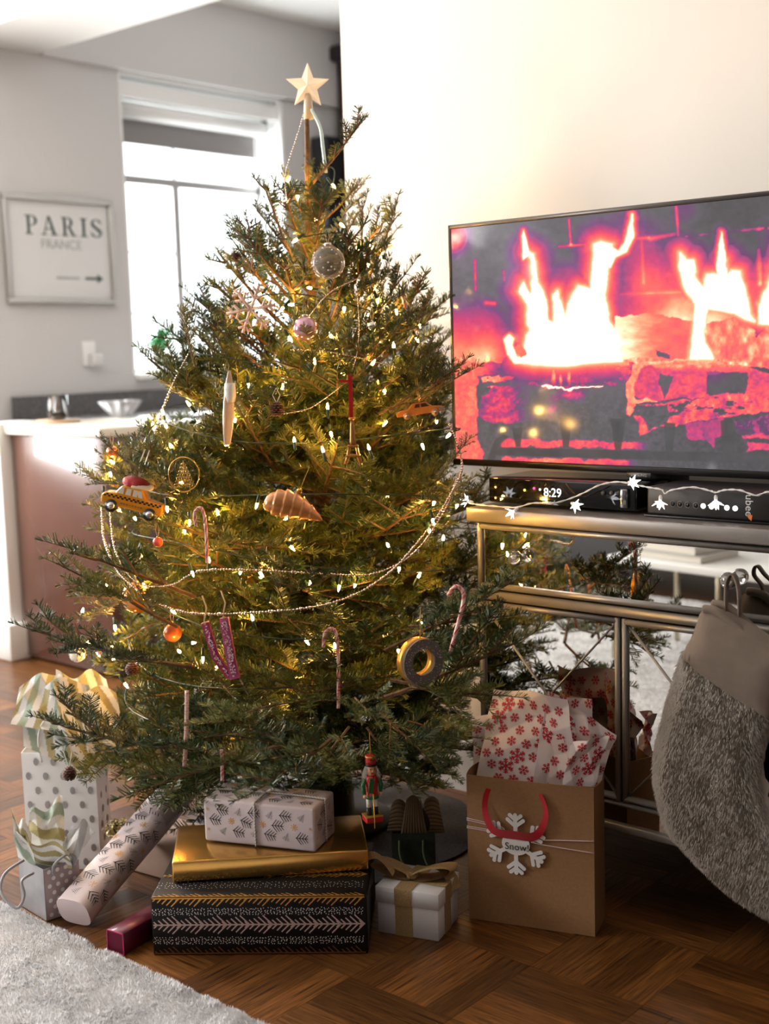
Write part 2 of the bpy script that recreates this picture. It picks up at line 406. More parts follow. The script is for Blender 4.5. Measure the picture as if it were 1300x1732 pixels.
MB().rbox((-5.055, 5.46, 2.15), (.01, .12, .47), .004).build('grille', mat('speaker_grille', lin(22, 22, 24), .9, bump=(400, .4)), sp, True)

# framed PARIS print
pic = thing('framed_print', 'silver framed PARIS FRANCE print on the grey wall', 'picture', (KX, 3.667, 1.457))
SIL = mat('silver_frame', lin(198, 196, 192), .3, .8)
Y0, Y1, Z0, Z1 = 3.36, 3.975, 1.457, 1.955
for (c, d) in (((KX+.015, (Y0+Y1)/2, Z0+.013), (.03, Y1-Y0, .026)), ((KX+.015, (Y0+Y1)/2, Z1-.013), (.03, Y1-Y0, .026)),
               ((KX+.015, Y0+.013, (Z0+Z1)/2), (.03, .026, Z1-Z0-.052)), ((KX+.015, Y1-.013, (Z0+Z1)/2), (.03, .026, Z1-Z0-.052))):
    MB().rbox(c, d, .004).build('frame_rail', SIL, pic, True)
paper = MB().box((KX+.008, (Y0+Y1)/2, (Z0+Z1)/2), (.008, Y1-Y0-.05, Z1-Z0-.05)).build('paper', mat('poster_paper', lin(226, 225, 224), .25, coat=.4), pic, True)
INK = mat('poster_ink', lin(92, 104, 102), .6); INK2 = mat('pale_ink', lin(176, 178, 178), .6)
def letter_polys(ch):
    """serif capitals in a 1 high box, list of polygons"""
    R = lambda x0, y0, x1, y1: [(x0, y0), (x1, y0), (x1, y1), (x0, y1)]
    def arc(cx, cy, rx, ry, a0, a1, w0, w1, n=14):
        out = []
        for i in range(n):
            t0 = math.radians(a0+(a1-a0)*i/n); t1 = math.radians(a0+(a1-a0)*(i+1)/n)
            f = lambda t: (w0+(w1-w0)*abs(math.cos(t)))
            p = lambda t, k: (cx+(rx-k*f(t))*math.cos(t), cy+(ry-k*f(t)*.6)*math.sin(t))
            out.append([p(t0, 0), p(t1, 0), p(t1, 1), p(t0, 1)])
        return out
    if ch == 'I': return [R(.14, 0, .34, 1), R(0, 0, .48, .06), R(0, .94, .48, 1)]
    if ch == 'P': return [R(.12, 0, .30, 1), R(0, 0, .46, .06), R(0, .94, .4, 1), R(.3, .45, .42, .5)]+arc(.4, .725, .36, .275, -90, 90, .07, .2)
    if ch == 'R': return [R(.12, 0, .30, 1), R(0, 0, .44, .06), R(0, .94, .4, 1), R(.3, .47, .42, .53), [(.4, .5), (.58, .5), (.88, 0), (.66, 0)], R(.64, 0, .98, .06)]+arc(.4, .735, .34, .265, -90, 90, .07, .19)
    if ch == 'A': return [[(.42, 1), (.58, 1), (.94, 0), (.72, 0)], [(.42, 1), (.5, 1), (.2, 0), (.12, 0)], R(.26, .3, .7, .36), R(0, 0, .32, .06), R(.6, 0, 1.05, .06)]
    if ch == 'S': return arc(.36, .74, .34, .26, 20, 250, .07, .17)+arc(.38, .27, .36, .27, -160, 75, .07, .17)+[R(.02, .05, .07, .34), R(.64, .7, .69, .96), [(.06, .62), (.2, .74), (.72, .36), (.56, .26)]]
    return []
def word(mb, s, y, z, h, gap, x):
    for ch in s:
        ps = letter_polys(ch); w = max(q[0] for p in ps for q in p)
        for p in ps: mb.add([(x, y+q[0]*h, z+q[1]*h) for q in p], [tuple(range(len(p)))])
        y += w*h+gap
b = MB(); word(b, 'PARIS', 3.478, 1.775, .088, .020, KX+.0135); b.build('lettering', INK, pic, True)
put_text('lettering', 'FRANCE', .062, INK2, pic, np.array([[0,0,1],[1,0,0],[0,1,0]], float), (.0135, .005, .275))
MB().box((KX+.0132, 3.70, 1.578), (.0008, .13, .012)).build('faint_line', INK2, pic, True)
b = MB(); b.box((KX+.0135, 3.835, 1.578), (.0008, .075, .013)); b.add([(KX+.0139, 3.868, 1.60), (KX+.0139, 3.905, 1.578), (KX+.0139, 3.868, 1.556)], [(0,1,2)]); b.build('arrow', INK, pic, True)
# light switch / outlet
ol = thing('outlet_plate', 'white wall outlet plate below the framed print', 'outlet', (KX, 3.80, 1.14))
MB().rbox((KX+.004, 3.80, 1.217), (.008, .075, .12), .003).build('plate', WHITE, ol, True)
MB().rbox((KX+.03, 3.82, 1.185), (.05, .06, .065), .008).build('plug', mat('plug_white', lin(226, 224, 222), .4), ol, True)
# candle glass on the brown cabinet
cg = thing('candle_glass', 'clear candle glass on a small tray on the counter corner', 'candle', (-4.36, 3.02, .943))
MB().lathe([(.085, 0), (.09, .006), (.088, .012)], 24).build('tray', mat('tray_wood', lin(186, 156, 128), .5), cg)
MB().lathe([(.035, .013), (.04, .016), (.042, .11), (.040, .11), (.037, .02), (.0, .02)], 24).build('glass', mat('clear_glass', (.95, .97, .97), .03, trans=1.0), cg)
MB().lathe([(.034, .022), (.034, .07), (.0, .072)], 20).build('wax', mat('wax', lin(240, 236, 228), .5, sss=.2), cg)
bw = thing('crystal_bowl', 'white fluted bowl on the kitchen worktop under the window', 'bowl', tuple(F(205, 706, .924)))
def flute(u, v):
    a = 2*math.pi*u; t = v; r = (.03+.06*t**.7)*(1+.12*math.cos(9*a)*t); return (r*math.cos(a), r*math.sin(a), .075*t)
MB().grid(flute, 54, 6).build('bowl', mat('milk_glass', lin(214, 212, 212), .15, trans=.3), bw)
# green plant on the window sill
pl = thing('potted_plant', 'green leafy plant on the kitchen window sill', 'plant', (KX-.1, 4.33, 1.11))
MB().lathe([(.04, 0), (.055, .1), (.05, .1), (.045, .09), (0, .09)], 18).build('pot', mat('pot_white', lin(225, 222, 220), .4), pl)
LEAF = mat('leaf_green', lin(70, 150, 90), .5, spec=.3)
for k in range(22):
    a = random.uniform(0, 6.28); L = random.uniform(.14, .28); w = .02; el = random.uniform(.8, 1.45); b = MB(); vs = []
    for i in range(6):
        t = i/5; r = L*t*math.cos(el)+.05*t*t; z = .09+L*t*math.sin(el)-.06*t*t; ww = w*math.sin(math.pi*min(1, t*.9+.08))
        for s_ in (-1, 1): vs.append((r*math.cos(a)-s_*ww*math.sin(a), r*math.sin(a)+s_*ww*math.cos(a), z))
    b.add(vs, [(2*i, 2*i+1, 2*i+3, 2*i+2) for i in range(5)], True); b.build('leaf', LEAF, pl)

# ------------------------------------------------------------------ rug, coffee table, sofa (seen in the mirrored drawer)
RUG = mat('rug_wool_shaded', lin(182, 181, 182), 1.0, spec=.1, noise=(30, .08)); PILE = mat('rug_pile', lin(240, 239, 240), .95, noise=(14, .06))  # base darker than the pile: shade between strands put into its colour
rug = thing('rug', 'light grey shaggy rug at the lower left corner', 'rug', (-2.2, .4, 0))
ry = 1.455
def rugf(u, v):
    x = -3.9+u*2.9; y = ry-2.15*(1-v)
    e = min(u*2.9, (1-u)*2.9, v*2.15, (1-v)*2.15)
    z = .026*min(1, (e/.03)**.5) if e > 0 else 0.0
    wv = .006*math.sin(9*x)*math.sin(3*y)*0
    return (x, y+.006*math.sin(37*x)*(v > .9), z+wv+.002*random.random())
MB().grid(rugf, 120, 90).build('base', RUG, rug, True)
def tri_mesh(name, V, material, parent):
    """loose triangles from an (n,3,3) array in world coordinates"""
    V = V-np.array(parent.location); n = len(V); me = bpy.data.meshes.new(name); me.vertices.add(n*3); me.vertices.foreach_set('co', V.ravel()); me.loops.add(n*3); me.loops.foreach_set('vertex_index', np.arange(n*3, dtype=np.int32))
    me.polygons.add(n); me.polygons.foreach_set('loop_start', np.arange(0, n*3, 3, dtype=np.int32)); me.update(calc_edges=True); me.materials.append(material)
    o = bpy.data.objects.new(name, me); C.objects.link(o); o.parent = parent; return o
def pile(N, x0, x1, depth, pw, l0, l1, wd):
    xs = rng.uniform(x0, x1, N); ys = ry-rng.random(N)**pw*depth; cl = fbm(xs+9, ys+9, 9, 3, 3); keep = cl > .18; xs = xs[keep]; ys = ys[keep]; n = len(xs)
    ang = fbm(xs+3, ys+5, 14, 8, 2)*14+rng.normal(0, .9, n); ln = rng.uniform(l0, l1, n); vv = np.zeros((n, 3, 3)); e = np.clip(np.minimum(np.minimum(ry-ys, ys-(ry-2.15)), np.minimum(xs+3.9, -1.0-xs))/.02, 0, 1)
    vv[:, 0] = np.c_[xs-wd*np.sin(ang), ys+wd*np.cos(ang), .018*e+.004]; vv[:, 1] = np.c_[xs+wd*np.sin(ang), ys-wd*np.cos(ang), .018*e+.004]
    vv[:, 2] = np.c_[xs+ln*.8*np.cos(ang), np.minimum(ys+ln*.8*np.sin(ang), ry+.004), .02*e+.010+ln*.5*rng.uniform(.5, 1.2, n)]; return vv
stuff(tri_mesh('pile', np.concatenate([pile(62000, -2.75, -1.3, .42, 1.6, .004, .008, .0016), pile(170000, -3.88, -1.02, 2.13, 1.0, .004, .008, .0030)]), PILE, rug))

ct = thing('coffee_table', 'white coffee table with slim metal legs mirrored in the drawer', 'table', (-1.75, .35, 0), math.radians(8.5))
BRS = mat('brushed_brass', lin(186, 176, 156), .3, .9)
MB().rbox((0, 0, .405), (1.35, .42, .03), .006).build('tabletop', mat('white_gloss', lin(214, 214, 214), .4), ct)
for sx in (-.655, -.2, .3, .655):
    for sy in (-.19, .19): MB().rbox((sx, sy, .211), (.018, .018, .365), .003).build('leg', BRS, ct)
tp = lambda x, y, z=.42: tuple(np.array([-1.75+x*math.cos(.148)-y*math.sin(.148), .35+x*math.sin(.148)+y*math.cos(.148), z]))
WB = mat('white_book', lin(200, 199, 197), .6); PGS = mat('book_pages', lin(224, 220, 212), .8)
for k, (z, w, d, hh, lab) in enumerate(((.42, .34, .24, .026, 'lower white book lying on the coffee table'), (.447, .30, .22, .032, 'upper white book of the stack on the coffee table'))):
    bk = thing('book', lab, 'book', tp(-.46, .05, z), .148+.05*k, 'white books on the coffee table')
    MB().box((0, 0, .0015), (w, d, .003)).box((0, 0, hh-.0015), (w, d, .003)).box((-w/2+.002, 0, hh/2), (.004, d, hh)).build('cover', WB, bk)
    MB().box((.003, 0, hh/2), (w-.012, d-.01, hh-.007)).build('pages', PGS, bk)
jr = thing('candle_jar', 'white candle jar on the coffee table', 'candle', tp(-.02, .06))
MB().lathe([(.045, 0), (.05, .004), (.05, .08), (.047, .084), (.044, .08), (.044, .06), (0, .06)], 24).build('jar', mat('jar_white', lin(238, 237, 234), .2), jr)
MB().lathe([(.052, 0), (.054, .006), (.052, .012)], 24).build('rim', BRS, jr)
dbx = thing('trinket_box', 'small grey lidded box on the coffee table', 'box', tp(.32, .0), .148)
MB().rbox((0, 0, .025), (.16, .11, .05), .004).build('body', mat('box_grey', lin(86, 84, 86), .5), dbx); MB().rbox((0, 0, .058), (.164, .114, .014), .004).build('lid', mat('box_grey2', lin(110, 108, 110), .5), dbx)
rd = thing('red_dish', 'small red dish behind the trinket box', 'dish', tp(.2, -.12)); MB().lathe([(.03, 0), (.05, .02), (.048, .02), (.028, .004), (0, .004)], 20).build('dish', mat('red_glaze', lin(196, 42, 60), .25), rd)
so = thing('sofa', 'dark grey sofa mirrored behind the coffee table', 'sofa', (-2.4, -1.1, 0))
SOF = mat('charcoal_cloth', lin(66, 65, 68), .9, bump=(200, .2), sheen=.2)
MB().rbox((-2.5, -1.15, .24), (3.1, .85, .22), .03).build('base', SOF, so, True)
MB().rbox((-2.5, -1.50, .58), (3.1, .22, .6), .06, n=3).build('backrest', SOF, so, True)
for s_ in (-1, 1): MB().rbox((-2.5+s_*1.47, -1.13, .42), (.2, .85, .42), .05, n=3).build('armrest', SOF, so, True)
for s_ in (-1, 1): MB().rbox((-2.5+s_*.68, -1.06, .42), (1.34, .7, .16), .05, n=3).build('seat_cushion', SOF, so, True)
for sx in (-1.4, 1.4):
    for sy in (-1.5, -.8): MB().lathe([(.02, 0), (.026, .13)], 10, (-2.5+sx, sy, 0)).build('foot', mat('dark_foot', lin(40, 30, 26), .5), so, True)

# ------------------------------------------------------------------ the fir tree
TX, TY, TZ = -2.155, 2.233, 1.782
def RZ(z):
    return float(np.interp(z, [.10, .2, .30, .434, .652, .869, 1.014, 1.159, 1.304, 1.449, 1.594, 1.75], [.46, .55, .60, .60, .56, .50, .44, .35, .25, .15, .07, .03]))
def blocked(p, mrg=.05):
    x, y, z = p
    if y > WY-.03-mrg*.4: return True
    if x > -1.735-mrg and y > 2.22-mrg*.3 and z < .87: return True
    if x > -1.74-mrg and y > 2.27 and z < .95: return True
    if x > -1.89-mrg*.2 and y > 2.365-mrg*.4 and .9 < z < 1.5: return True
    return False
NEED = bpy.data.materials.new('fir_needles'); NEED.use_nodes = True
def _needle_nodes():
    nt = NEED.node_tree; b = nt.nodes['Principled BSDF']; oi = nt.nodes.new('ShaderNodeObjectInfo'); tc = nt.nodes.new('ShaderNodeTexCoord')
    n = nt.nodes.new('ShaderNodeTexNoise'); n.inputs['Scale'].default_value = 35; nt.links.new(tc.outputs['Object'], n.inputs['Vector'])
    ad = nt.nodes.new('ShaderNodeMath'); ad.operation = 'MULTIPLY_ADD'; ad.inputs[1].default_value = .35; nt.links.new(oi.outputs['Random'], ad.inputs[0]); nt.links.new(n.outputs['Fac'], ad.inputs[2])
    r = nt.nodes.new('ShaderNodeValToRGB'); e = r.color_ramp.elements
    e[0].position = .38; e[0].color = (*lin(28, 56, 38), 1); e[1].position = .82; e[1].color = (*lin(112, 118, 54), 1)
    k = r.color_ramp.elements.new(.6); k.color = (*lin(64, 86, 46), 1)
    nt.links.new(ad.outputs[0], r.inputs['Fac']); nt.links.new(r.outputs['Color'], b.inputs['Base Color'])
    b.inputs['Roughness'].default_value = .38; b.inputs['Specular IOR Level'].default_value = .55
    b.inputs['Transmission Weight'].default_value = 0.0
_needle_nodes()
BARK = mat('fir_bark', lin(112, 84, 58), .8, noise=(60, .35), bump=(120, .4))

def unit(v): return v/(np.linalg.norm(v)+1e-12)
def branch_data(L, seed, dense=1.0, shoot=False):
    """a flat spray: axis along +X, side twigs in the XY plane; returns wood MB and needle arrays"""
    r = np.random.default_rng(seed); segs = []
    def path(p, d, ln, n, droop, rad):
        pts = [p]; d = unit(d)
        for i in range(n):
            d = unit(d+np.array([0, 0, droop])+r.normal(0, .035, 3)); pts.append(pts[-1]+d*ln/n)
        segs.append((pts, rad)); return pts
    main = path(np.zeros(3), np.array([1., 0, 0]), L, 9, .02, .0065*math.sqrt(L/.5))
    def at(pts, t):
        k = t*(len(pts)-1); i = min(int(k), len(pts)-2); f = k-i; return pts[i]*(1-f)+pts[i+1]*f, unit(pts[i+1]-pts[i])
    if shoot:
        for t in (.45, .7, .8, .92):
            for s in (-1, 1):
                if r.random() < .75:
                    p, d = at(main, t+r.uniform(-.04, .04)); c, sn = math.cos(.75), math.sin(.75)*s
                    path(p, np.array([d[0]*c-d[1]*sn, d[0]*sn+d[1]*c, d[2]+r.normal(0, .25)]), L*r.uniform(.25, .42)*(1.1-t*.5), 4, .03, .0022)
    else:
        step = .062; t = .22*min(1, .3/L); k = 0
        while t < .95:
            for s in (-1, 1):
                p, d = at(main, min(.98, t+r.uniform(-.03, .03))); an = r.uniform(.7, .98)
                ln = L*.5*(1-t)**.7*r.uniform(.75, 1.15)+.045; ln *= min(1, .6+t*2)
                c, sn = math.cos(an), math.sin(an)*s
                tw = path(p, np.array([d[0]*c-d[1]*sn, d[0]*sn+d[1]*c, d[2]+r.normal(.05, .22)]), ln, 6, .015, .0026)
                t2 = .32
                while t2 < .86 and ln > .09:
                    for s2 in (-1, 1):
                        if r.random() < .8:
                            p2, d2 = at(tw, t2+r.uniform(-.05, .05)); a2 = r.uniform(.65, .95); c2, n2 = math.cos(a2), math.sin(a2)*s2
                            path(p2, np.array([d2[0]*c2-d2[1]*n2, d2[0]*n2+d2[1]*c2, d2[2]+r.normal(.05, .25)]), (.042+ln*.3*(1-t2))*r.uniform(.8, 1.2), 4, .01, .0015)
                    t2 += .052/ln
            t += step/L
        path(main[-1], main[-1]-main[-2], .05, 3, .0, .0018)
    w = MB()
    for pts, rad in segs:
        n = len(pts); w.tube(pts if len(pts) < 8 else pts, [rad*(1-.6*i/(n-1)) for i in range(n)], 5 if rad > .002 else 3)
    V = []
    for pts, rad in segs:
        big = rad > .004 and not shoot
        for i in range(len(pts)-1):
            a, b_ = pts[i], pts[i+1]; d = b_-a; ln = np.linalg.norm(d); d = d/ln
            if big and i < 4: continue
            n = int(ln*(780 if not shoot else 640)*dense)
            if n < 1: continue
            t = (np.arange(n)+r.random(n))/n; base = a+np.outer(t*ln, d)
            side = unit(np.cross(np.array([0, 0, 1.]), d)); up = np.cross(d, side)
            ph = np.where(r.random(n) < .5, 0.0, math.pi)+r.normal(0, .30, n); top = r.random(n) < .28; ph = np.where(top, r.uniform(.3, 2.84, n), ph)
            dirs = .62*d+np.outer(np.cos(ph), side)+np.outer(np.abs(np.sin(ph))*.8+.12, up)+r.normal(0, .06, (n, 3)); dirs /= np.linalg.norm(dirs, axis=1)[:, None]
            fr = np.clip(1.25-.45*np.minimum(1, (i+t)/(len(pts)-1)), .6, 1)
            L_ = r.uniform(.018, .025, n)*fr*(1.0 if not shoot else .8)
            wd = np.cross(dirs, up+r.normal(0, .25, (n, 3))); wd /= np.linalg.norm(wd, axis=1)[:, None]+1e-9; wd *= .00115
            tip = base+dirs*L_[:, None]
            q = np.stack([base-wd*.7, base+wd*.7, tip+wd*.8, tip-wd*.8], 1); V.append(q)
        # bud tuft at the tip
        a = pts[-1]; d = unit(pts[-1]-pts[-2]); n = 9
        dirs = d*1.2+r.normal(0, .45, (n, 3)); dirs /= np.linalg.norm(dirs, axis=1)[:, None]
        wd = np.cross(dirs, r.normal(0, 1, (n, 3))); wd /= np.linalg.norm(wd, axis=1)[:, None]; wd *= .001
        V.append(np.stack([a-wd+0*dirs, a+wd+0*dirs, a+dirs*.014+wd*.6, a+dirs*.014-wd*.6], 1))
    return w, np.concatenate(V).reshape(-1, 3)
def branch_meshes(L, seed, **k):
    w, V = branch_data(L, seed, **k); mw = bpy.data.meshes.new('branch'); mw.from_pydata(w.v, [], w.f); mw.materials.append(BARK)
    mn = bpy.data.meshes.new('needles'); n = len(V)//4; mn.vertices.add(n*4); mn.vertices.foreach_set('co', V.ravel())
    mn.loops.add(n*4); mn.loops.foreach_set('vertex_index', np.arange(n*4, dtype=np.int32)); mn.polygons.add(n)
    mn.polygons.foreach_set('loop_start', np.arange(0, n*4, 4, dtype=np.int32)); mn.update(calc_edges=True); mn.materials.append(NEED)
    return mw, mn
LIB = {}
for L in (.22, .34, .46, .60):
    LIB[L] = [branch_meshes(L, int(L*1000)+k) for k in range(5)]
SHOOT = [branch_meshes(.2, 900+k, shoot=True) for k in range(4)]
tree = thing('christmas_tree', 'tall green fir Christmas tree with string lights and ornaments', 'tree', (TX, TY, 0))
tr = [(TX-.004*math.sin(z*5), TY+.004*math.cos(z*7), z) for z in np.linspace(.05, TZ, 26)]
MB().tube(tr, [.032*(1-i/25)**1.15+.0050 for i in range(26)], 10).build('trunk', BARK, tree, True)
def inside(P):
    x, y, z = P[:, 0], P[:, 1], P[:, 2]
    return (y > WY-.012) | ((x > -1.722) & (y > 2.232) & (z < .852)) | ((x > -1.705) & (y > 2.28) & (z < .92)) | ((x > -1.872) & (y > 2.388) & (y < 2.47) & (z > .915) & (z < 1.485))
def add_branch(p, d, L, roll=0.0, shoot=False, sc=None):
    """p attachment (world), d direction"""
    d = unit(np.asarray(d, float)); side = unit(np.cross(np.array([0, 0, 1.]), d)); up = np.cross(d, side)
    c, s = math.cos(roll), math.sin(roll); s2 = side*c+up*s; u2 = np.cross(d, s2)
    if shoot: mw, mn = random.choice(SHOOT); k = L/.2
    else:
        key = min(LIB, key=lambda q: abs(q-L)); mw, mn = random.choice(LIB[key]); k = L/key
    o = bpy.data.objects.new('branch', mw); C.objects.link(o); o.parent = tree
    M = Matrix.Identity(4)
    for i in range(3): M[i][0] = d[i]*k; M[i][1] = s2[i]*k*(sc or 1); M[i][2] = u2[i]*k
    M[0][3], M[1][3], M[2][3] = p[0]-TX, p[1]-TY, p[2]
    co = np.zeros(len(mn.vertices)*3, np.float32); mn.vertices.foreach_get('co', co); co = co.reshape(-1, 3)[::7]
    for tr_ in range(7):
        A_ = np.array([[M[i][j] for j in range(4)] for i in range(3)]); Pw = co @ A_[:, :3].T+A_[:, 3]+np.array([TX, TY, 0])
        if not inside(Pw).any(): break
        for i in range(3):
            for j, q in ((0, .88), (1, .80), (2, .88)): M[i][j] *= q
    else:
        bpy.data.objects.remove(o); return None
    o.matrix_local = M
    q = bpy.data.objects.new('needles', mn); C.objects.link(q); q.parent = o; stuff(q); return o
random.seed(11); nb = 0; az = 0.0
NB = 150
for i in range(NB):
    t = i/(NB-1); z = .20+1.22*t
    az = i*2.39996+random.uniform(-.3, .3)
    el = float(np.interp(z, [.2, .45, .8, 1.2, 1.6], [-.10, .06, .25, .6, .95]))+random.uniform(-.1, .14)
    d = np.array([math.cos(az)*math.cos(el), math.sin(az)*math.cos(el), math.sin(el)])
    R = RZ(z)
    for _ in range(6): R = .5*R+.5*RZ(z+R*math.tan(el)*.8)
    R *= random.uniform(.86, 1.06); L = R/math.cos(el)
    p0 = np.array([TX, TY, z]); 
    step = .02; l = .06
    while l < L and not blocked(p0+d*l, .06): l += step
    L = min(L, l)
    toward = d[:2] @ np.array([.652, -.748])
    if L < .17 and z < 1.3: continue
    if toward < -.55 and random.random() < .45: continue
    if z > 1.10:
        if random.random() < .85: add_branch(p0+d*.01, d, min(L*1.15, .30), random.uniform(-.5, .5), shoot=True)
        continue
    add_branch(p0+d*.01, d, L, random.uniform(-.6, .6), sc=min(1.0, .6+L*.9)); nb += 1
# leader shoots and branches that stand out against the wall and the window
HERO = [((522, 318), (617, 214), 3.0, .1), ((548, 372), (615, 318), 3.0, 0), ((520, 480), (424, 322), 2.96, 0), ((505, 500), (408, 402), 2.9, .1), ((600, 480), (617, 345), 3.0, 0),
        ((610, 500), (680, 352), 3.0, .05), ((650, 530), (677, 458), 2.98, .0), ((670, 560), (722, 478), 2.98, 0), ((510, 360), (478, 290), 3.0, 0), ((690, 580), (735, 500), 3.0, 0), ((535, 420), (560, 330), 2.95, 0),
        ((330, 620), (300, 520), 2.75, 0), ((360, 600), (345, 545), 2.8, 0), ((240, 800), (172, 745), 2.7, 0), ((745, 800), (795, 740), 2.72, 0)]
for (a, b_, dd, ex) in HERO:
    A = dep(*a, dd); B = dep(*b_, dd-ex); add_branch(A, B-A, np.linalg.norm(B-A), random.uniform(-.5, .5), shoot=True)
for z_, l_ in ((1.42, .15), (1.52, .12)): add_branch((TX, TY, z_), (random.uniform(-.04, .04), random.uniform(-.04, .04), 1), l_, random.uniform(0, 3), shoot=True, sc=.5)
# sprays that fill the upper right and upper left of the crown
MID = [((505, 650), (556, 520), 2.90), ((530, 660), (598, 545), 2.88), ((560, 640), (560, 500), 2.95), ((600, 570), (652, 438), 2.94), ((590, 590), (688, 468), 2.92), ((600, 610), (735, 528), 2.92), ((590, 560), (628, 425), 2.92), ((600, 640), (700, 545), 2.82), ((560, 540), (600, 430), 2.92), ((440, 620), (340, 540), 2.84), ((640, 660), (745, 590), 2.80), ((640, 700), (760, 640), 2.78)]
for (a, b_, dd) in MID:
    A = dep(*a, dd); B = dep(*b_, dd-.02); add_branch(A, B-A, np.linalg.norm(B-A), random.uniform(-.4, .4), sc=.75)
# low outer sprays
LOW = [((330, 1130), (58, 1085), 2.62, -.12, .0), ((300, 1060), (95, 960), 2.70, -.10, .1), ((330, 1010), (120, 935), 2.75, -.05, .2), ((400, 1280), (90, 1255), 2.55, -.14, 0), ((480, 1260), (250, 1330), 2.50, -.10, 0),
       ((560, 1250), (440, 1345), 2.42, -.16, 0), ((590, 1230), (520, 1320), 2.5, -.14, 0), ((640, 1200), (740, 1310), 2.62, -.08, 0), ((660, 1150), (840, 1185), 2.56, -.08, 0, .6), ((650, 1100), (868, 1000), 2.55, -.03, .3, .6), ((690, 1060), (850, 1050), 2.58, -.02, -.3, .6),
       ((650, 1180), (875, 1105), 2.53, -.04, 0, .6), ((620, 1230), (690, 1330), 2.66, -.03, 0), ((470, 1190), (340, 1230), 2.5, -.08, 0), ((600, 1180), (640, 1225), 2.45, -.1, 0), ((690, 1220), (800, 1260), 2.66, -.02, 0)]
for (a, b_, dd, ex, rl, *scl) in LOW:
    A = dep(*a, dd); B = dep(*b_, dd+ex)
    add_branch(A, B-A, np.linalg.norm(B-A), rl+random.uniform(-.2, .2), sc=scl[0] if scl else .85)
# stand and skirt
st = thing('tree_stand', 'dark metal tree stand under the fir, mostly hidden', 'tree stand', (TX, TY, 0))
MB().lathe([(.13, .008), (.15, .02), (.15, .035), (.06, .05), (.055, .13), (.05, .13), (.045, .06)], 24).build('bowl', mat('dark_metal', lin(40, 42, 40), .5, .5), st)
sk = MB()
def skf(u, v):
    a = 2*math.pi*u; r = .12+.24*v; rr = r*(1+.03*math.sin(7*a)*v); x = TX+rr*math.cos(a)
    y = min(TY+rr*math.sin(a), WY-.03); x = min(x, -1.76) if y > 2.2 else x
    return (x, y, .006+.014*(.5+.5*math.sin(11*a+3*v))*v*(1-v)*3+.006*(1-v))
sk.grid(skf, 120, 10); tag(sk.build('tree_skirt', mat('charcoal_felt', lin(84, 82, 84), .95, noise=(200, .3), bump=(300, .3)), None, loc=(TX, TY, 0)), 'charcoal felt tree skirt spread on the floor under the fir', 'tree skirt')

# ------------------------------------------------------------------ placing things on the surface of the tree
def tree_pt(x, y, k=.9):
    """where the view ray through a picture point meets the crown, shrunk by k"""
    d = ray(x, y); best = None
    for t in np.arange(1.9, 3.4, .01):
        p = d*t+CO; r = math.hypot(p[0]-TX, p[1]-TY)
        if r < k*RZ(p[2])+.0: return p
        if best is None or r-k*RZ(p[2]) < best[0]: best = (r-k*RZ(p[2]), p)
    return best[1]

# ------------------------------------------------------------------ warm string lights
BULBS = [(485,308),(561,311),(486,331),(503,329),(534,369),(503,404),(574,378),(623,412),(601,418),(643,423),(648,438),(623,445),(555,454),(477,461),(442,496),(480,519),(408,524),(431,540),(582,518),(634,482),(637,505),(653,520),(669,523),(711,547),(668,560),(642,572),(561,572),(666,589),(703,570),(488,569),
 (532,617),(628,618),(687,619),(648,659),(419,647),(477,659),(554,693),(397,714),(654,712),(559,730),(498,749),(547,766),(625,762),(713,750),(738,709),(762,733),(322,687),(259,713),(258,729),(276,702),(283,725),(290,759),
 (194,784),(185,798),(175,835),(282,856),(200,861),(226,873),(311,892),(369,872),(320,879),(435,850),(490,923),(239,936),(353,953),(324,965),(407,965),(438,967),(240,986),(178,988),(526,981),(574,989),(601,986),(657,925),(675,958),(706,978),(731,877),(774,851),(749,914),(725,894),
 (428,1050),(714,1060),(516,1082),(566,1098),(672,1098),(305,1104),(343,1110),(218,1016),(239,1015),(139,1037),(194,1057),(147,1084),(164,1102),(188,1091),(198,1110),(289,1031),(210,1155)]
sl = thing('string_lights', 'warm white string lights on a dark green cord wound around the tree', 'string lights', (TX, TY, 0))
GLOW = mat('warm_bulb', (1.0, .75, .35), .3, emit=(1.0, .50, .10), estr=430)
CORD = mat('green_cord', lin(22, 44, 36), .45); SOCK = mat('green_socket', lin(40, 66, 54), .4)
_g = MB().lathe([(.0010, .0), (.0027, .002), (.0029, .007), (.0017, .012), (.0003, .015)], 6); bulb_me = bpy.data.meshes.new('bulb'); bulb_me.from_pydata(_g.v, [], _g.f); bulb_me.materials.append(GLOW)
_g = MB().lathe([(.0020, -.019), (.0033, -.017), (.0037, -.003), (.0031, .001)], 8); sock_me = bpy.data.meshes.new('socket'); sock_me.from_pydata(_g.v, [], _g.f); sock_me.materials.append(SOCK)
for me in (bulb_me, sock_me): me.polygons.foreach_set('use_smooth', [True]*len(me.polygons))
random.seed(5); BP = []
for (x, y) in BULBS:
    p = tree_pt(x, y, random.uniform(.80, .97)); BP.append(p)
    ax = unit(np.array([random.uniform(-.7, .7), random.uniform(-.7, .7), random.choice([-1, -1, 1])*random.uniform(.5, 1)]))
    q = Vector((0, 0, 1)).rotation_difference(Vector(ax))
    o = bpy.data.objects.new('bulb', bulb_me); C.objects.link(o); o.parent = sl; o.rotation_mode = 'QUATERNION'; o.rotation_quaternion = q
    o.location = [p[0]-TX, p[1]-TY, p[2]]
    s = bpy.data.objects.new('socket', sock_me); C.objects.link(s); s.parent = o
BK = [(random.uniform(0, 6.283), random.uniform(.3, 1.5)) for _ in range(34)]
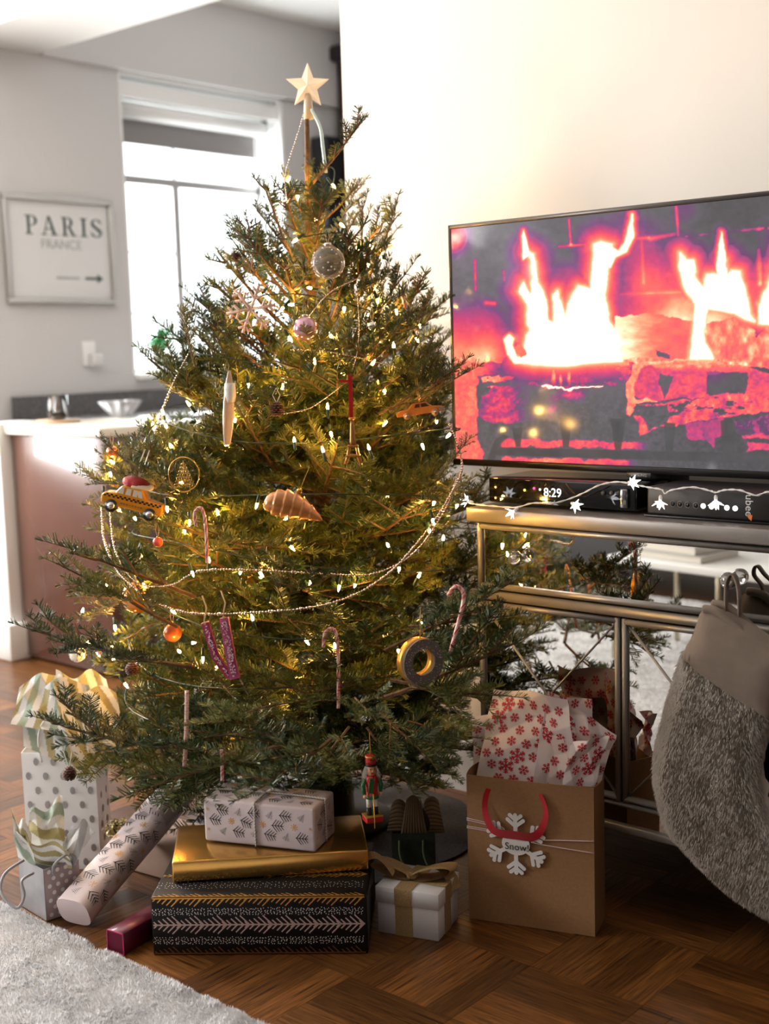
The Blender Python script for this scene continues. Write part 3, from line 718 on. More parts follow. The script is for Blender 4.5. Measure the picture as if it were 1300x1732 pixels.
for a, z in BK:     # bulbs deeper in the crown and round the back
    r = RZ(z)*random.uniform(.45, .8); p = np.array([TX+r*math.cos(a), TY+r*math.sin(a), z])
    if blocked(p, .02): continue
    o = bpy.data.objects.new('bulb', bulb_me); C.objects.link(o); o.parent = sl; o.location = [p[0]-TX, p[1]-TY, p[2]]; o.rotation_euler = (random.uniform(0, 6), random.uniform(0, 6), 0)
    s = bpy.data.objects.new('socket', sock_me); C.objects.link(s); s.parent = o
# the cord winds down the crown
pts = []
for i in range(420):
    t = i/419; z = 1.66-1.28*t**.85; a = -.86+t*2*math.pi*9; r = RZ(z)*.86*(1+.05*math.sin(a*3.1))
    p = np.array([TX+r*math.cos(a), TY+r*math.sin(a), z+.02*math.sin(a*2.3)])
    p[1] = min(p[1], WY-.05)
    if p[0] > -1.78 and p[1] > 2.17 and p[2] < .9: p[1] = 2.17
    if p[0] > -1.9 and p[1] > 2.33: p[1] = 2.33
    pts.append(p)
pts = [(515/1, 0, 0)][:0]+pts
MB().tube(pts, .0016, 5).build('cord', CORD, sl, True)

# ------------------------------------------------------------------ star on top
star = thing('star_topper', 'cream five-pointed star on the tip of the tree', 'tree topper', (TX, TY, TZ-.03))
c = dep(520, 146, (np.array([TX, TY, TZ])-CO) @ CC)-np.array([TX, TY, TZ-.03]); th = CAMROT
vs = []; ex = np.array([math.cos(th), math.sin(th), 0]); ey = np.array([-math.sin(th), math.cos(th), 0]); ez = np.array([0, 0, 1.])
for k in range(10):
    r = .054 if k % 2 == 0 else .0235; a = math.pi/2+k*math.pi/5-.03; vs.append(c+r*math.cos(a)*ex+r*math.sin(a)*ez)
vs += [c-ey*.017, c+ey*.017]
MB().add(vs, [(k, (k+1) % 10, 10) for k in range(10)]+[((k+1) % 10, k, 11) for k in range(10)]).build('star', mat('star_acrylic', lin(248, 228, 200), .4, trans=.25, sss=.2, emit=lin(255, 226, 190), estr=.25), star)
MB().lathe([(.0125, 0), (.0105, .03), (.008, .058)], 14, (c[0], c[1], c[2]-.075)).build('socket', mat('star_socket', lin(240, 214, 180), .4), star)
q = [dep(526, 185, 3.0), dep(541, 215, 2.99), dep(546, 250, 2.98), dep(551, 292, 2.98)]
MB().tube(smooth_path([p-np.array(star.location) for p in q]), .0042, 6).build('cable', mat('white_cable', lin(226, 246, 238), .35), star)

# ------------------------------------------------------------------ bead garlands
BEAD = mat('silver_bead', lin(236, 214, 196), .18, .9); THR = mat('pale_thread', lin(214, 190, 170), .6)
def garland(pxs, label, k=1.0, r=.0023, gap=.0062, kk=None):
    P = [tree_pt(x, y, k) if len(pp) == 0 else dep(x, y, pp[0]) for x, y, *pp in pxs]; P = smooth_path(P, 10)
    t = thing('bead_garland', label, 'garland', P[len(P)//2], 0, 'silver bead garlands')
    MB().tube(P, .0008, 4).build('thread', THR, t, True)
    b = MB(); acc = 0
    rr = random.Random(3)
    for i in range(len(P)-1):
        L = np.linalg.norm(P[i+1]-P[i]); 
        while acc < L:
            p = P[i]+(P[i+1]-P[i])*acc/L; s = r*rr.uniform(.75, 1.25); b.ball(p, s, 6, 4, (1, 1, rr.uniform(.8, 1.3))); acc += gap*rr.uniform(.8, 1.2)
        acc -= L
    stuff(b.build('beads', BEAD, t, True))
garland([(172, 860), (178, 920), (213, 982), (300, 1033), (430, 1036), (560, 1020), (650, 975), (720, 900), (764, 832), (781, 790), (771, 745), (758, 715)], 'silver bead garland in the longest low swag across the tree', 1.10, .0029)
garland([(186, 868), (196, 935), (232, 985), (288, 990), (338, 966), (430, 964), (560, 971), (632, 970), (700, 935), (752, 862), (775, 800)], 'silver bead garland running level just above the longest swag', 1.06, .0025)
garland([(515, 545), (552, 500), (590, 478), (650, 456), (705, 470)], 'bead garland rising right below the clear glass ball', 1.0, .0018)
garland([(492, 592), (545, 594), (610, 606), (680, 625), (730, 640)], 'bead garland slanting down right below the pink ball', 1.0, .0018)
garland([(604, 495), (607, 560), (603, 600), (595, 628)], 'short bead strand hanging straight above the red ribbon', 1.02, .0018)
garland([(578, 652), (548, 675), (520, 692), (480, 700)], 'short bead strand left of the red ribbon', 1.0, .0016)
garland([(706, 560), (712, 620), (708, 690)], 'short bead strand above the orange wooden car', 1.02, .0018)
garland([(318, 600), (297, 640), (276, 690), (262, 735)], 'bead strand along the upper left edge of the tree by the window', 1.06, .0024)
garland([(514, 190), (504, 225), (492, 262), (482, 300), (486, 345)], 'bead strand trailing down from the star', 1.6, .0017)

# ------------------------------------------------------------------ hanging ornaments (local -Y faces the room)
TWINE = mat('twine', lin(196, 168, 132), .8); GOLDT = mat('gold_thread', lin(190, 150, 60), .4, .4); WHT = mat('white_ribbon', lin(238, 232, 224), .5)
def orn(name, label, cat, x, y, k=1.03, group=None, dd=None):
    p = tree_pt(x, y, k) if dd is None else dep(x, y, dd); return thing(name, label, cat, p, CAMROT, group)
def loop(t, z0, z1, m_=None, r=.0007, dx=.004):
    MB().tube([(-.001, 0, z0), (-dx, 0, (z0+z1)/2), (0, 0, z1), (dx, 0, (z0+z1)/2), (.001, 0, z0)], r, 5, caps=False).build('hanging_loop', m_ or TWINE, t)
def bauble(label, x, y, r, material, cap, k=1.03, dd=None):
    t = orn('bauble', label, 'ornament', x, y, k, None, dd); MB().ball((0, 0, 0), r, 28, 18).build('globe', material, t)
    MB().lathe([(r*.22, r*.93), (r*.22, r*1.13), (r*.1, r*1.16)], 12).build('cap', cap, t); loop(t, r*1.1, r*1.1+.03); return t
SILC = mat('silver_cap', lin(210, 205, 200), .25, .9); GOLDC = mat('gold_cap', lin(210, 170, 80), .25, .9)
t = bauble('clear glass ball ornament with frosted swirls high on the tree', 555, 444, .036, mat('clear_bauble', lin(255, 236, 226), .06, trans=.82, ior=1.12, noise=(40, .1)), SILC, 1.1, 2.74)
b = MB()
for k in range(30):
    a = random.uniform(0, 6.28); e = random.uniform(-1.2, 1.2); b.ball((.0355*math.cos(a)*math.cos(e), .0355*math.sin(a)*math.cos(e), .0355*math.sin(e)), .0022, 6, 4)
stuff(b.build('frost_dots', mat('frost', lin(250, 236, 226), .5), t))
bauble('iridescent pink ball ornament left of the top centre', 516, 556, .027, mat('pink_pearl', lin(220, 168, 186), .15, .55, coat=.8), SILC, 1.02)
bauble('small mirrored silver ball ornament near the television edge', 629, 552, .0115, mat('mirror_ball', lin(230, 226, 216), .04, 1.0), SILC)
bauble('large amber glass ball ornament deep in the left branches', 232, 1010, .036, mat('amber_glass', lin(206, 128, 44), .15, .3, coat=.6), GOLDC, .9)
bauble('small coral red ball ornament on the left side', 267, 917, .011, mat('coral_ball', lin(214, 92, 74), .3), GOLDC, .98)
bauble('small copper ball ornament at the left tree edge above the taxi', 190, 764, .014, mat('copper_ball', lin(214, 134, 84), .2, .7), GOLDC, 1.0)
bauble('orange brown ball ornament above the pinecone on the left', 292, 1070, .02, mat('rust_ball', lin(172, 86, 40), .3, .3), GOLDC, .9)
t = bauble('round white ball ornament with dark tree prints by the gift bag', 131, 1106, .020, mat('white_ball', lin(240, 236, 228), .35), GOLDC, 1.0)
b = MB()
for k in range(9):
    a = -math.pi/2+random.uniform(-1.3, 1.3); e = random.uniform(-.9, .9); p = np.array([math.cos(a)*math.cos(e), math.sin(a)*math.cos(e), math.sin(e)])
    sd = unit(np.cross(p, [0, 0, 1.])); b.tube([p*.0203, unit(p+np.array([0, 0, .35]))*.0203], .0006, 4); b.tube([unit(p+sd*.1)*.0203, unit(p+np.array([0, 0, .2]))*.0203], .0005, 4)
stuff(b.build('printed_trees', mat('dark_print', lin(60, 58, 54), .6), t))

# rose gold glitter snowflake
t = orn('snowflake_ornament', 'rose gold glitter snowflake ornament on the upper left branches', 'ornament', 424, 523, dd=2.66)
b = MB(); S = .052
for k in range(6):
    a = k*math.pi/3+.15; d = np.array([math.cos(a), 0, math.sin(a)])
    b.tube([d*0, d*S], .0032, 6)
    for f, l in ((.45, .34), (.72, .28)):
        for s_ in (-1, 1): e = np.array([math.cos(a+s_*.95), 0, math.sin(a+s_*.95)]); b.tube([d*S*f, d*S*f+e*S*l], .0028, 6)
b.build('flake', mat('rose_glitter', lin(236, 192, 176), .35, .55, bump=(900, .8), noise=(700, .3)), t); loop(t, S, S+.04)
# oval gold ring with filigree tree
t = orn('gold_oval_ornament', 'gold wire oval ornament with a filigree tree inside', 'ornament', 311, 803, 1.06)
GW = mat('gold_wire', lin(214, 176, 96), .22, .95)
MB().tube([(.0325*math.sin(a)*(1 if math.cos(a) > -.8 else .8), 0, .037*math.cos(a)) for a in np.linspace(0, 2*math.pi, 40)[:-1]], .0016, 6, closed=True).build('ring', GW, t)
b = MB()
for r_ in range(7):
    z = .022-r_*.0075; w = .003+r_*.0032
    for k in range(2+r_): x = -w+2*w*(k+.5)/(2+r_); b.tube([(x+.0034*math.cos(q), 0, z+.003*math.sin(q)) for q in np.linspace(0, 6.283, 9)[:-1]], .0008, 4, closed=True)
b.tube([(0, 0, .03), (0, 0, -.032)], .001, 5); stuff(b.build('filigree_tree', GW, t))
# pinecones
CONE = mat('pinecone_brown', lin(104, 66, 52), .7); 
def pinecone(label, x, y, r, k=1.04, lp=.03, dd=None):
    t = orn('pinecone', label, 'pinecone', x, y, k, 'small pinecone ornaments', dd); b = MB()
    MB().ball((0, 0, 0), r*.72, 12, 8, (1, 1, 1.1)).build('core', mat('pinecone_dark', lin(58, 36, 30), .8), t)
    for row in range(7):
        z = r*(.95-row*.3); rr = r*math.sqrt(max(.05, 1-((z/r)*.88)**2)); n = max(5, int(11*rr/r))
        for j in range(n):
            a = 6.283*(j+.5*(row % 2))/n; d = np.array([math.cos(a), math.sin(a), 0]); s_ = np.array([-math.sin(a), math.cos(a), 0])
            b.add([d*rr*.5+s_*r*.2+[0, 0, z+r*.1], d*rr*1.05+s_*r*.26+[0, 0, z-r*.02], d*rr*1.15+[0, 0, z-r*.1], d*rr*1.05-s_*r*.26+[0, 0, z-r*.02], d*rr*.5-s_*r*.2+[0, 0, z+r*.1], d*rr*.9+[0, 0, z-r*.22]],
                  [(0, 1, 2, 3, 4), (1, 5, 2), (2, 5, 3), (0, 5, 1), (4, 3, 5)])
    b.build('scales', CONE, t); loop(t, r, r+lp, WHT, .001, .008); return t
pinecone('small pinecone ornament beside the warm bulbs left of the red ribbon', 468, 692, .0145)
pinecone('small frosted pinecone ornament on a white loop at the lower left', 223, 1131, .0135, 1.0, .045)
pinecone('small pinecone ornament hanging in front of the dotted gift bag', 117, 1308, .0125, dd=2.42, lp=.06)
pinecone('tiny pinecone ornament against the bright window', 399, 433, .010, 1.3)

# candy canes
CW = mat('cane_white', lin(240, 198, 190), .25, coat=.5); CR = mat('cane_red', lin(206, 62, 62), .25, coat=.5)
def cane(label, pts, r=.0038, k=1.05, turns=5, name='candy_cane', cat='candy cane', dd=None):
    P = [tree_pt(*p, k) if dd is None else dep(*p, dd) for p in pts]; P = smooth_path(P, 8) if len(P) > 2 else [P[0]+(P[1]-P[0])*i/24 for i in range(25)]
    c = P[len(P)//2]; dm = np.mean([(p-CO) @ CC for p in P]); P = [CO+(p-CO)/((p-CO) @ CC)*dm for p in P]
    t = thing(name, label, cat, c, 0, 'striped candy canes on the tree'); MB().tube(P, r, 10).build('stick', CW, t, True)
    n = 10; b = MB(); tot = len(P)-1; prev = None
    up = np.array([0, 0, 1.]); frames = []
    for i in range(len(P)):
        tg = unit(P[min(i+1, tot)]-P[max(i-1, 0)]); u = prev if prev is not None else (np.array([0., 1, 0]) if abs(tg[1]) < .8 else np.array([1., 0, 0]))
        u = unit(u-tg*(u @ tg)); prev = u; frames.append((u, np.cross(tg, u)))
    for s_ in (0, 1):
        vs = []; fs = []; w = .75 if s_ == 0 else .3
        for i in range(len(P)*2-1):
            f = i/2; j = min(int(f), tot-1); g = f-j; p = P[j]*(1-g)+P[j+1]*g; u, v = frames[j if g < .5 else j+1]
            a0 = 2*math.pi*turns*f/tot+s_*2.6
            for q in range(4): a = a0+w*(q/3-.5)*2*1.1; vs.append(p+(r*1.04)*(math.cos(a)*u+math.sin(a)*v))
        for i in range(len(P)*2-2):
            for q in range(3): fs.append((4*i+q, 4*i+q+1, 4*i+q+5, 4*i+q+4))
        b.add(vs, fs, True)
    stuff(b.build('red_stripe', CR, t, True)); return t
cane('pink striped candy cane hooked on a middle left branch', [(331, 890), (329, 868), (339, 859), (346, 875), (349, 910), (350, 952)], .0036)
cane('pale pink candy cane hanging over the lower centre branches', [(547, 1095), (549, 1072), (560, 1063), (569, 1075), (572, 1120), (572, 1198)], .0036)
cane('red candy cane hooked beside the mirrored console', [(757, 1008), (770, 992), (782, 1000), (783, 1020), (773, 1060), (761, 1105)], .0042, dd=2.47)
cane('straight striped candy stick hanging low over the wrapped roll', [(316, 1168), (315, 1235), (312, 1296)], .0042, dd=2.44)
cane('short candy stick just above the printed gift box', [(375, 1268), (376, 1320)], .0036, dd=2.45, turns=3)
cane('short red candy stick on the left branches above the gift bag', [(162, 1062), (168, 1108)], .004, 1.0, turns=3)
cane('blurred pink candy cane high on the right by the wall', [(680, 498), (686, 520), (688, 548)], .0042, 1.05, turns=3)
# long white and peach drop
t = orn('glass_drop_ornament', 'long white and peach drop ornament on the left branches', 'ornament', 387, 690, 1.1)
def dropf(u, v):
    a = 2*math.pi*u+v*2; r = .0115*math.sin(math.pi*min(1, .12+.86*v))**.6*(1+.18*math.cos(3*a)); return (r*math.cos(a)-.008+.012*v, r*math.sin(a)*.7, -.078+.156*v)
MB().grid(dropf, 24, 24).build('drop', mat('peach_glass', lin(238, 206, 176), .25, trans=.2, coat=.6), t); loop(t, .077, .1)
MB().lathe([(.0095, 0), (.0122, .012), (.0122, .03), (.0108, .04)], 14, (.004, -.001, .012)).build('white_band', mat('white_band', lin(240, 232, 226), .3), t)
# checker cab with red sack on its roof
t = orn('taxi_ornament', 'yellow checker taxi ornament carrying a red sack on its roof', 'ornament', 226, 850, 1.08); t.rotation_euler = (0, .27, CAMROT)
YEL = mat('taxi_yellow', lin(236, 158, 40), .25, coat=.6); BLK = mat('gloss_black', lin(28, 26, 28), .3); 
body = [(-.066, -.014), (-.068, .004), (-.062, .012), (-.040, .015), (-.028, .034), (.016, .034), (.030, .014), (.062, .011), (.068, .002), (.066, -.014)]
b = MB().prism(body, -.022, .022); o = b.build('body', YEL, t)
md = o.modifiers.new('round', 'BEVEL'); md.width = .004; md.segments = 2
b = MB()
for y, s_ in ((-.0226, 1),):
    for (x0, x1, sl_) in ((-.034, -.022, .006), (-.018, -.006, .002), (-.002, .008, 0), (.011, .020, -.006)):
        b.add([(x0, y, .016), (x1, y, .016), (x1-(.004 if sl_ < 0 else 0), y, .030), (x0+sl_, y, .030)], [(0, 1, 2, 3)])
stuff(b.build('windows', mat('taxi_window', lin(232, 226, 214), .2), t))
b = MB()
for i in range(26):
    for j in range(2):
        if (i+j) % 2 == 0: x = -.062+i*.0048; b.add([(x, -.0228, .004+j*.0035), (x+.0048, -.0228, .004+j*.0035), (x+.0048, -.0228, .0075+j*.0035), (x, -.0228, .0075+j*.0035)], [(0, 1, 2, 3)])
stuff(b.build('checker_stripe', BLK, t))
for x in (-.042, .042):
    w = MB().tube([(x, -.0245, -.014), (x, .0245, -.014)], .0135, 18).build('wheel', BLK, t); MB().tube([(x, -.0255, -.014), (x, -.0235, -.014)], .008, 14).build('hubcap', SILC, w)
MB().ball((-.004, 0, .042), .03, 18, 10, (1, .75, .5)).build('red_sack', mat('red_glitter', lin(186, 26, 36), .3, .2, bump=(700, .7)), t)
MB().rbox((.012, -.004, .038), (.045, .036, .010), .004, rotm('Y', -.1)).build('roof_trim', mat('cream_trim', lin(240, 224, 200), .5), t)
b = MB()
for k, w_ in enumerate((.004, .003, .0045, .002, .004, .0035, .003, .004)): b.box((-.022+k*.0062, -.0226, -.0045), (w_, .0006, .0042 if k % 3 else .003))
stuff(b.build('faint_lettering', mat('taxi_ink', lin(168, 116, 40), .5), t))
for sx in (-.006, .006): MB().tube([(0, 0, .052), (sx, 0, .085), (sx*.8+.004, 0, .118)], .0013, 5).build('hanging_ribbon', WHT, t)
# little orange wooden car
t = orn('wooden_car_ornament', 'small orange wooden car ornament beside the television', 'ornament', 711, 694, 1.06); t.rotation_euler = (0, -.12, CAMROT)
OW = mat('orange_wood', lin(214, 130, 56), .45, noise=(60, .15))
b = MB().prism([(-.052, -.008), (-.053, 0), (-.045, .004), (-.026, .006), (-.016, .0165), (.014, .0165), (.026, .006), (.046, .003), (.052, -.002), (.052, -.008)], -.008, .008); o = b.build('body', OW, t)
md = o.modifiers.new('round', 'BEVEL'); md.width = .0015; md.segments = 2
for x in (-.031, .03):
    w = MB().tube([(x, -.0095, -.008), (x, .0095, -.008)], .0075, 16).build('wheel', mat('wood_wheel', lin(190, 140, 90), .5), t); MB().tube([(x, -.0102, -.008), (x, -.009, -.008)], .0035, 10).build('hubcap', SILC, w)
MB().prism([(-.013, .007), (-.009, .0145), (-.001, .0145), (-.001, .007)], -.0085, -.0078).prism([(.002, .007), (.002, .0145), (.012, .0145), (.019, .007)], -.0085, -.0078).build('windows', mat('dark_window', lin(70, 52, 40), .3), t)
MB().prism([(.040, -.006), (.040, .0035), (.053, -.002), (.053, -.006)], -.0086, -.0078).build('chrome_nose', SILC, t)
for sx in (-.002, .002): MB().tube([(sx*.5, 0, .017), (sx, 0, .07)], .0008, 5).build('hanging_thread', GOLDT, t)
# Eiffel tower on a red ribbon
t = orn('eiffel_tower_ornament', 'slim bronze tower ornament hanging from a red ribbon', 'ornament', 596, 738, 1.08)
BR = mat('bronze', lin(176, 130, 80), .35, .7)
MB().lathe([(.003, .0), (.0045, .004), (.0095, .006), (.0095, .0085), (.006, .0095)], 4, (0, 0, .03), rotm('Z', math.pi/4)).build('top_platform', BR, t)
tw = lambda z: float(np.interp(z, [-.055, -.045, -.02, .03], [.0155, .0115, .0075, .0042]))
b = MB(); zs = np.linspace(-.018, .032, 8)
b.lathe([(tw(z)*1.2, z) for z in zs], 4, (0, 0, 0), rotm('Z', math.pi/4)); b.build('spire', BR, t)
for sx in (-1, 1):
    for sy in (-1, 1): MB().tube([(sx*tw(z), sy*tw(z)*.9, z) for z in (-.018, -.03, -.042, -.056)], [.003, .0032, .0036, .0042], 6).build('leg', BR, t)
MB().rbox((0, 0, -.020), (.023, .023, .004), .001).build('middle_platform', BR, t); MB().rbox((0, 0, -.040), (.031, .031, .004), .001).build('lower_platform', BR, t)
RED = mat('red_ribbon', lin(206, 28, 34), .4, sheen=.3)
for (x0, z0) in ((.001, .125), (-.006, .128)): MB().box((( x0)/2, 0, (.036+z0)/2), (.005, .0008, z0-.036), M=None).build('ribbon', RED, t)
MB().box((-.014, 0, .115), (.02, .0008, .005), M=rotm('Y', .1)).build('ribbon', RED, t)
# croissant
t = orn('croissant_ornament', 'golden glass croissant ornament in the middle of the tree', 'ornament', 498, 856, 1.10); t.rotation_euler = (0, .35, CAMROT)
def crf(u, v):
    a = 2*math.pi*u; s_ = v*2-1; ax = s_*.062; seg = ((v*6.5+.12*math.sin(a+.6)) % 1); w_ = v**.62
    rr = .034*max(0., math.sin(math.pi*min(1, max(0, w_))))**.8*(1.05-.22*seg)+.0015
    return (ax, rr*math.cos(a)*.8, -.010*s_*s_+rr*math.sin(a)*.86)
MB().grid(crf, 28, 60).build('pastry', mat('croissant_gold', lin(222, 148, 84), .22, .25, coat=.7, noise=(30, .25)), t)
MB().lathe([(.006, .028), (.006, .036), (.002, .038)], 12).build('cap', GOLDC, t); MB().tube([(0, 0, .037), (.004, 0, .085)], .0007, 5).build('hanging_thread', GOLDT, t)
def glit(t, poly, y, n, seed, r0=.0011):
    """loose pale flakes of glitter"""
    b = MB(); r = random.Random(seed); P_ = np.array(poly); lo = P_.min(0); hi = P_.max(0); k = 0
    while k < n:
        q = np.array([r.uniform(lo[0], hi[0]), r.uniform(lo[1], hi[1])])
        if poly_sd(np.array([q[0]]), np.array([q[1]]), poly)[0] > -.001: continue
        k += 1; s_ = r0*r.uniform(.7, 1.4); tl_ = rotm('X', r.uniform(-.5, .5)) @ rotm('Z', r.uniform(-.5, .5)); b.box((q[0], y, q[1]), (s_*2, .0006, s_*2), M=tl_)
    return stuff(b.build('glitter', mat('glitter_flake', lin(252, 214, 228), .35, .1), t))  # flakes paler than the ornament, sparkle put into their colour
# pink glitter pair hung on twine
t = orn('glitter_slippers_ornament', 'bright pink glitter V-shaped ornament hanging on twine', 'ornament', 374, 1098, 1.06)
PG = mat('pink_glitter', lin(206, 64, 122), .3, .35, bump=(900, 1.0), noise=(900, .55)); PV = mat('pink_glitter_face', lin(222, 92, 144), .3, .35, bump=(900, 1.0), noise=(800, .5))
b = MB().prism([(-.037, .055), (-.022, .058), (-.006, -.01), (.022, -.058), (.010, -.060), (-.018, -.018)], -.008, .006)
b.build('left_arm', PG, t); glit(t, [(-.034, .05), (-.023, .053), (-.006, -.012), (.017, -.052), (.012, -.055), (-.014, -.018)], -.0088, 80, 1)
glit(t, [(.003, .060), (.016, .062), (.028, -.030), (.033, -.054), (.019, -.057), (.013, -.020)], -.0108, 110, 2)
MB().prism([(.0, .064), (.018, .066), (.030, -.030), (.036, -.058), (.016, -.062), (.010, -.020)], -.010, .004).build('right_arm', PV, t)
for (x, z) in ((-.029, .056), (.009, .065)):
    MB().tube([(x, -.002, z-.012), (x-.002, -.003, z+.004), (x+.004, -.002, z+.03), (x-.004, 0, z+.055)], .0016, 5).build('twine_loop', TWINE, t); MB().ball((x, -.004, z-.002), .005, 8, 6).build('twine_knot', TWINE, t)
# ring
t = orn('ring_ornament', 'grey glitter ring ornament with a gold rim', 'ornament', 711, 1118, dd=2.44); t.rotation_euler = (0, 0, CAMROT+.55)
P = [(.033*math.cos(a), 0, .033*math.sin(a)) for a in np.linspace(0, 2*math.pi, 49)[:-1]]
b = MB()
def rngf(rin, rout, y0, y1):
    vs = []; n = 48
    for k in range(n):
        a = 2*math.pi*k/n; c_, s_ = math.cos(a), math.sin(a)
        for r_, y in ((rin, y0), (rout, y0), (rout, y1), (rin, y1)): vs.append((r_*c_, y, r_*s_))
    return vs, [(4*k+j, 4*k+(j+1) % 4, 4*((k+1) % n)+(j+1) % 4, 4*((k+1) % n)+j) for k in range(n) for j in range(4)]
gp = [(.026*math.cos(a), .026*math.sin(a)) for a in np.linspace(0, 6.2, 20)]+[(.044*math.cos(a), .044*math.sin(a)) for a in np.linspace(6.2, 0, 24)]
glit(t, gp, -.0125, 110, 5, .0005)
MB().add(*rngf(.0255, .0445, -.012, -.004)).build('glitter_face', mat('grey_glitter', lin(132, 124, 116), .4, .4, bump=(900, .9), noise=(900, .5)), t)
MB().add(*rngf(.0255, .0450, -.0038, .014), True).build('gold_rim', mat('gold_rim', lin(204, 152, 70), .3, .75), t)
MB().tube([(0, 0, .044), (.003, 0, .10)], .0008, 5).build('hanging_thread', GOLDT, t)
# nutcracker
t = orn('nutcracker_ornament', 'small painted nutcracker soldier ornament above the gifts', 'ornament', 630, 1388, dd=2.60); t.rotation_euler = (0, 0, CAMROT+.35)
NR = mat('nut_red', lin(196, 32, 34), .3, coat=.4); NG = mat('nut_green', lin(30, 112, 62), .3, coat=.4); NW = mat('nut_white', lin(236, 230, 222), .35); NK = mat('nut_black', lin(24, 22, 24), .3); NS = mat('nut_skin', lin(232, 182, 140), .35); NGD = mat('nut_gold', lin(220, 178, 84), .3, .5)
MB().rbox((0, 0, .006), (.036, .030, .012), .002).build('base', NR, t); MB().box((0, 0, .0128), (.0365, .0305, .0016)).build('base_trim', NGD, t)
for s_ in (-1, 1):
    MB().lathe([(.0058, .013), (.0062, .018), (.0052, .03)], 12, (s_*.007, 0, 0)).build('boot', NK, t); MB().lathe([(.0052, .03), (.0056, .05)], 12, (s_*.007, 0, 0)).build('trouser_leg', NW, t)
MB().lathe([(.0125, .05), (.0135, .056), (.0115, .07), (.0135, .088), (.010, .096), (.004, .098)], 16).build('jacket', NR, t)
MB().lathe([(.0142, .049), (.0138, .056)], 16).build('belt', NG, t)
MB().box((-.005, -.0128, .078), (.009, .003, .03), M=rotm('Y', .12)).build('green_sash', NG, t)
for s_ in (-1, 1):
    a_ = MB().tube([(s_*.0135, 0, .09), (s_*.0195, -.002, .076), (s_*.0185, -.008 if s_ < 0 else -.002, .06)], [.0042, .0045, .0036], 8).build('arm', NG, t); MB().ball((s_*.0182, -.010 if s_ < 0 else -.003, .056), .0042, 10, 8).build('hand', NS, a_)
hd = MB().lathe([(.006, .096), (.0095, .1), (.010, .112), (.0098, .118)], 16).build('head', NS, t)
MB().ball((0, -.0105, .1075), .0022, 8, 6).build('nose', NS, hd)
for s_ in (-1, 1): MB().ball((s_*.0042, -.0092, .111), .0013, 8, 6).build('eye', NK, hd)
MB().box((0, -.0098, .1022), (.007, .0015, .0018)).build('mouth', NR, hd)
ht = MB().lathe([(.0112, .1165), (.0112, .138), (.0100, .1385)], 18).build('hat', NR, t); MB().lathe([(.0118, .1165), (.0118, .121)], 18).build('hat_band', NK, ht); MB().lathe([(.0115, .134), (.0116, .137)], 18).build('hat_trim', NGD, ht)
b = MB(); r_ = random.Random(2)
for k in range(500):
    s_ = r_.choice((-1, 1)); a = r_.uniform(-.2, 2.9); p = np.array([s_*.0095, .002+.005*math.cos(a), .118-r_.random()*.006]); q = p+np.array([s_*r_.uniform(.002, .011), r_.uniform(-.006, .004), -r_.uniform(.015, .036)])
    b.add([p, p+[.0006, 0, 0], q], [(0, 1, 2)])
stuff(b.build('white_hair', mat('nut_hair', lin(238, 236, 232), .7), t))
MB().tube([(-.003, -.018, .062), (-.002, -.018, .005), (-.002, -.0175, -.01)], .0012, 6).build('staff', NGD, t)
MB().tube([(0, 0, .138), (-.001, 0, .185)], .0008, 5).build('hanging_thread', GOLDT, t)

# ------------------------------------------------------------------ gifts
def frame2(p0, p1):
    """origin, along, depth (to the left of along, away from the viewer), length"""
    p0 = np.array([p0[0], p0[1], 0.]); p1 = np.array([p1[0], p1[1], 0.]); L = np.linalg.norm(p1-p0); e = (p1-p0)/L
    return p0, e, np.array([-e[1], e[0], 0.]), L
def box_thing(name, label, cat, p0, p1, depth, z0, hgt, material, part='box', r=.004, n=2):
    """local x along the front edge, y to the back, origin at the front left base corner"""
    o, e, d, L = frame2(p0, p1); t = thing(name, label, cat, (o[0], o[1], z0), math.atan2(e[1], e[0]))
    MB().rbox((L/2, depth/2, hgt/2), (L, depth, hgt), r, n=n).build(part, material, t); return t, L
def quad_stroke(b, f, p, q, w, n=1, taper=1.0):
    """a printed stroke from p to q (u,v) of width w laid by the mapping f(u,v)"""
    p = np.array(p, float); q = np.array(q, float); d = q-p; L = np.hypot(*d)
    if L < 1e-6: return
    s_ = np.array([-d[1], d[0]])/L*w/2; vs = []
    for i in range(n+1):
        c_ = p+d*i/n; k = 1+(taper-1)*i/n; vs += [f(*(c_+s_*k)), f(*(c_-s_*k))]
    b.add(vs, [(2*i, 2*i+1, 2*i+3, 2*i+2) for i in range(n)])
def disc(b, f, c, r, n=8, sy=1.0):
    b.add([f(c[0]+r*math.cos(a), c[1]+r*sy*math.sin(a)) for a in np.linspace(0, 6.2832, n+1)[:-1]], [tuple(range(n))])
def sprig(b, f, c, s, ang, n=1):
    ca, sa = math.cos(ang), math.sin(ang); T = lambda x, y: (c[0]+s*(x*ca-y*sa), c[1]+s*(x*sa+y*ca))
    quad_stroke(b, f, T(-1, 0), T(.75, 0), s*.08, n)
    for k in range(4):
        x = -.85+k*.40; l = .80-.10*k
        for sg in (-1, 1): quad_stroke(b, f, T(x, 0), T(x+l*.8, sg*l*1.05), s*.105, n, .7)
def kite(b, f, c, s, ang):
    ca, sa = math.cos(ang), math.sin(ang); T = lambda x, y: (c[0]+s*(x*ca-y*sa), c[1]+s*(x*sa+y*ca))
    quad_stroke(b, f, T(-.9, 0), T(.9, 0), s*.07)
    for k in range(5): x = -.6+k*.28; w = .15+.6*(1-abs(x+.6)/1.3); quad_stroke(b, f, T(x, -w), T(x, w), s*.07)
def spark(b, f, c, s):
    for k in range(4): a = k*math.pi/4+.2; quad_stroke(b, f, (c[0]-s*math.cos(a), c[1]-s*math.sin(a)), (c[0]+s*math.cos(a), c[1]+s*math.sin(a)), s*.22)
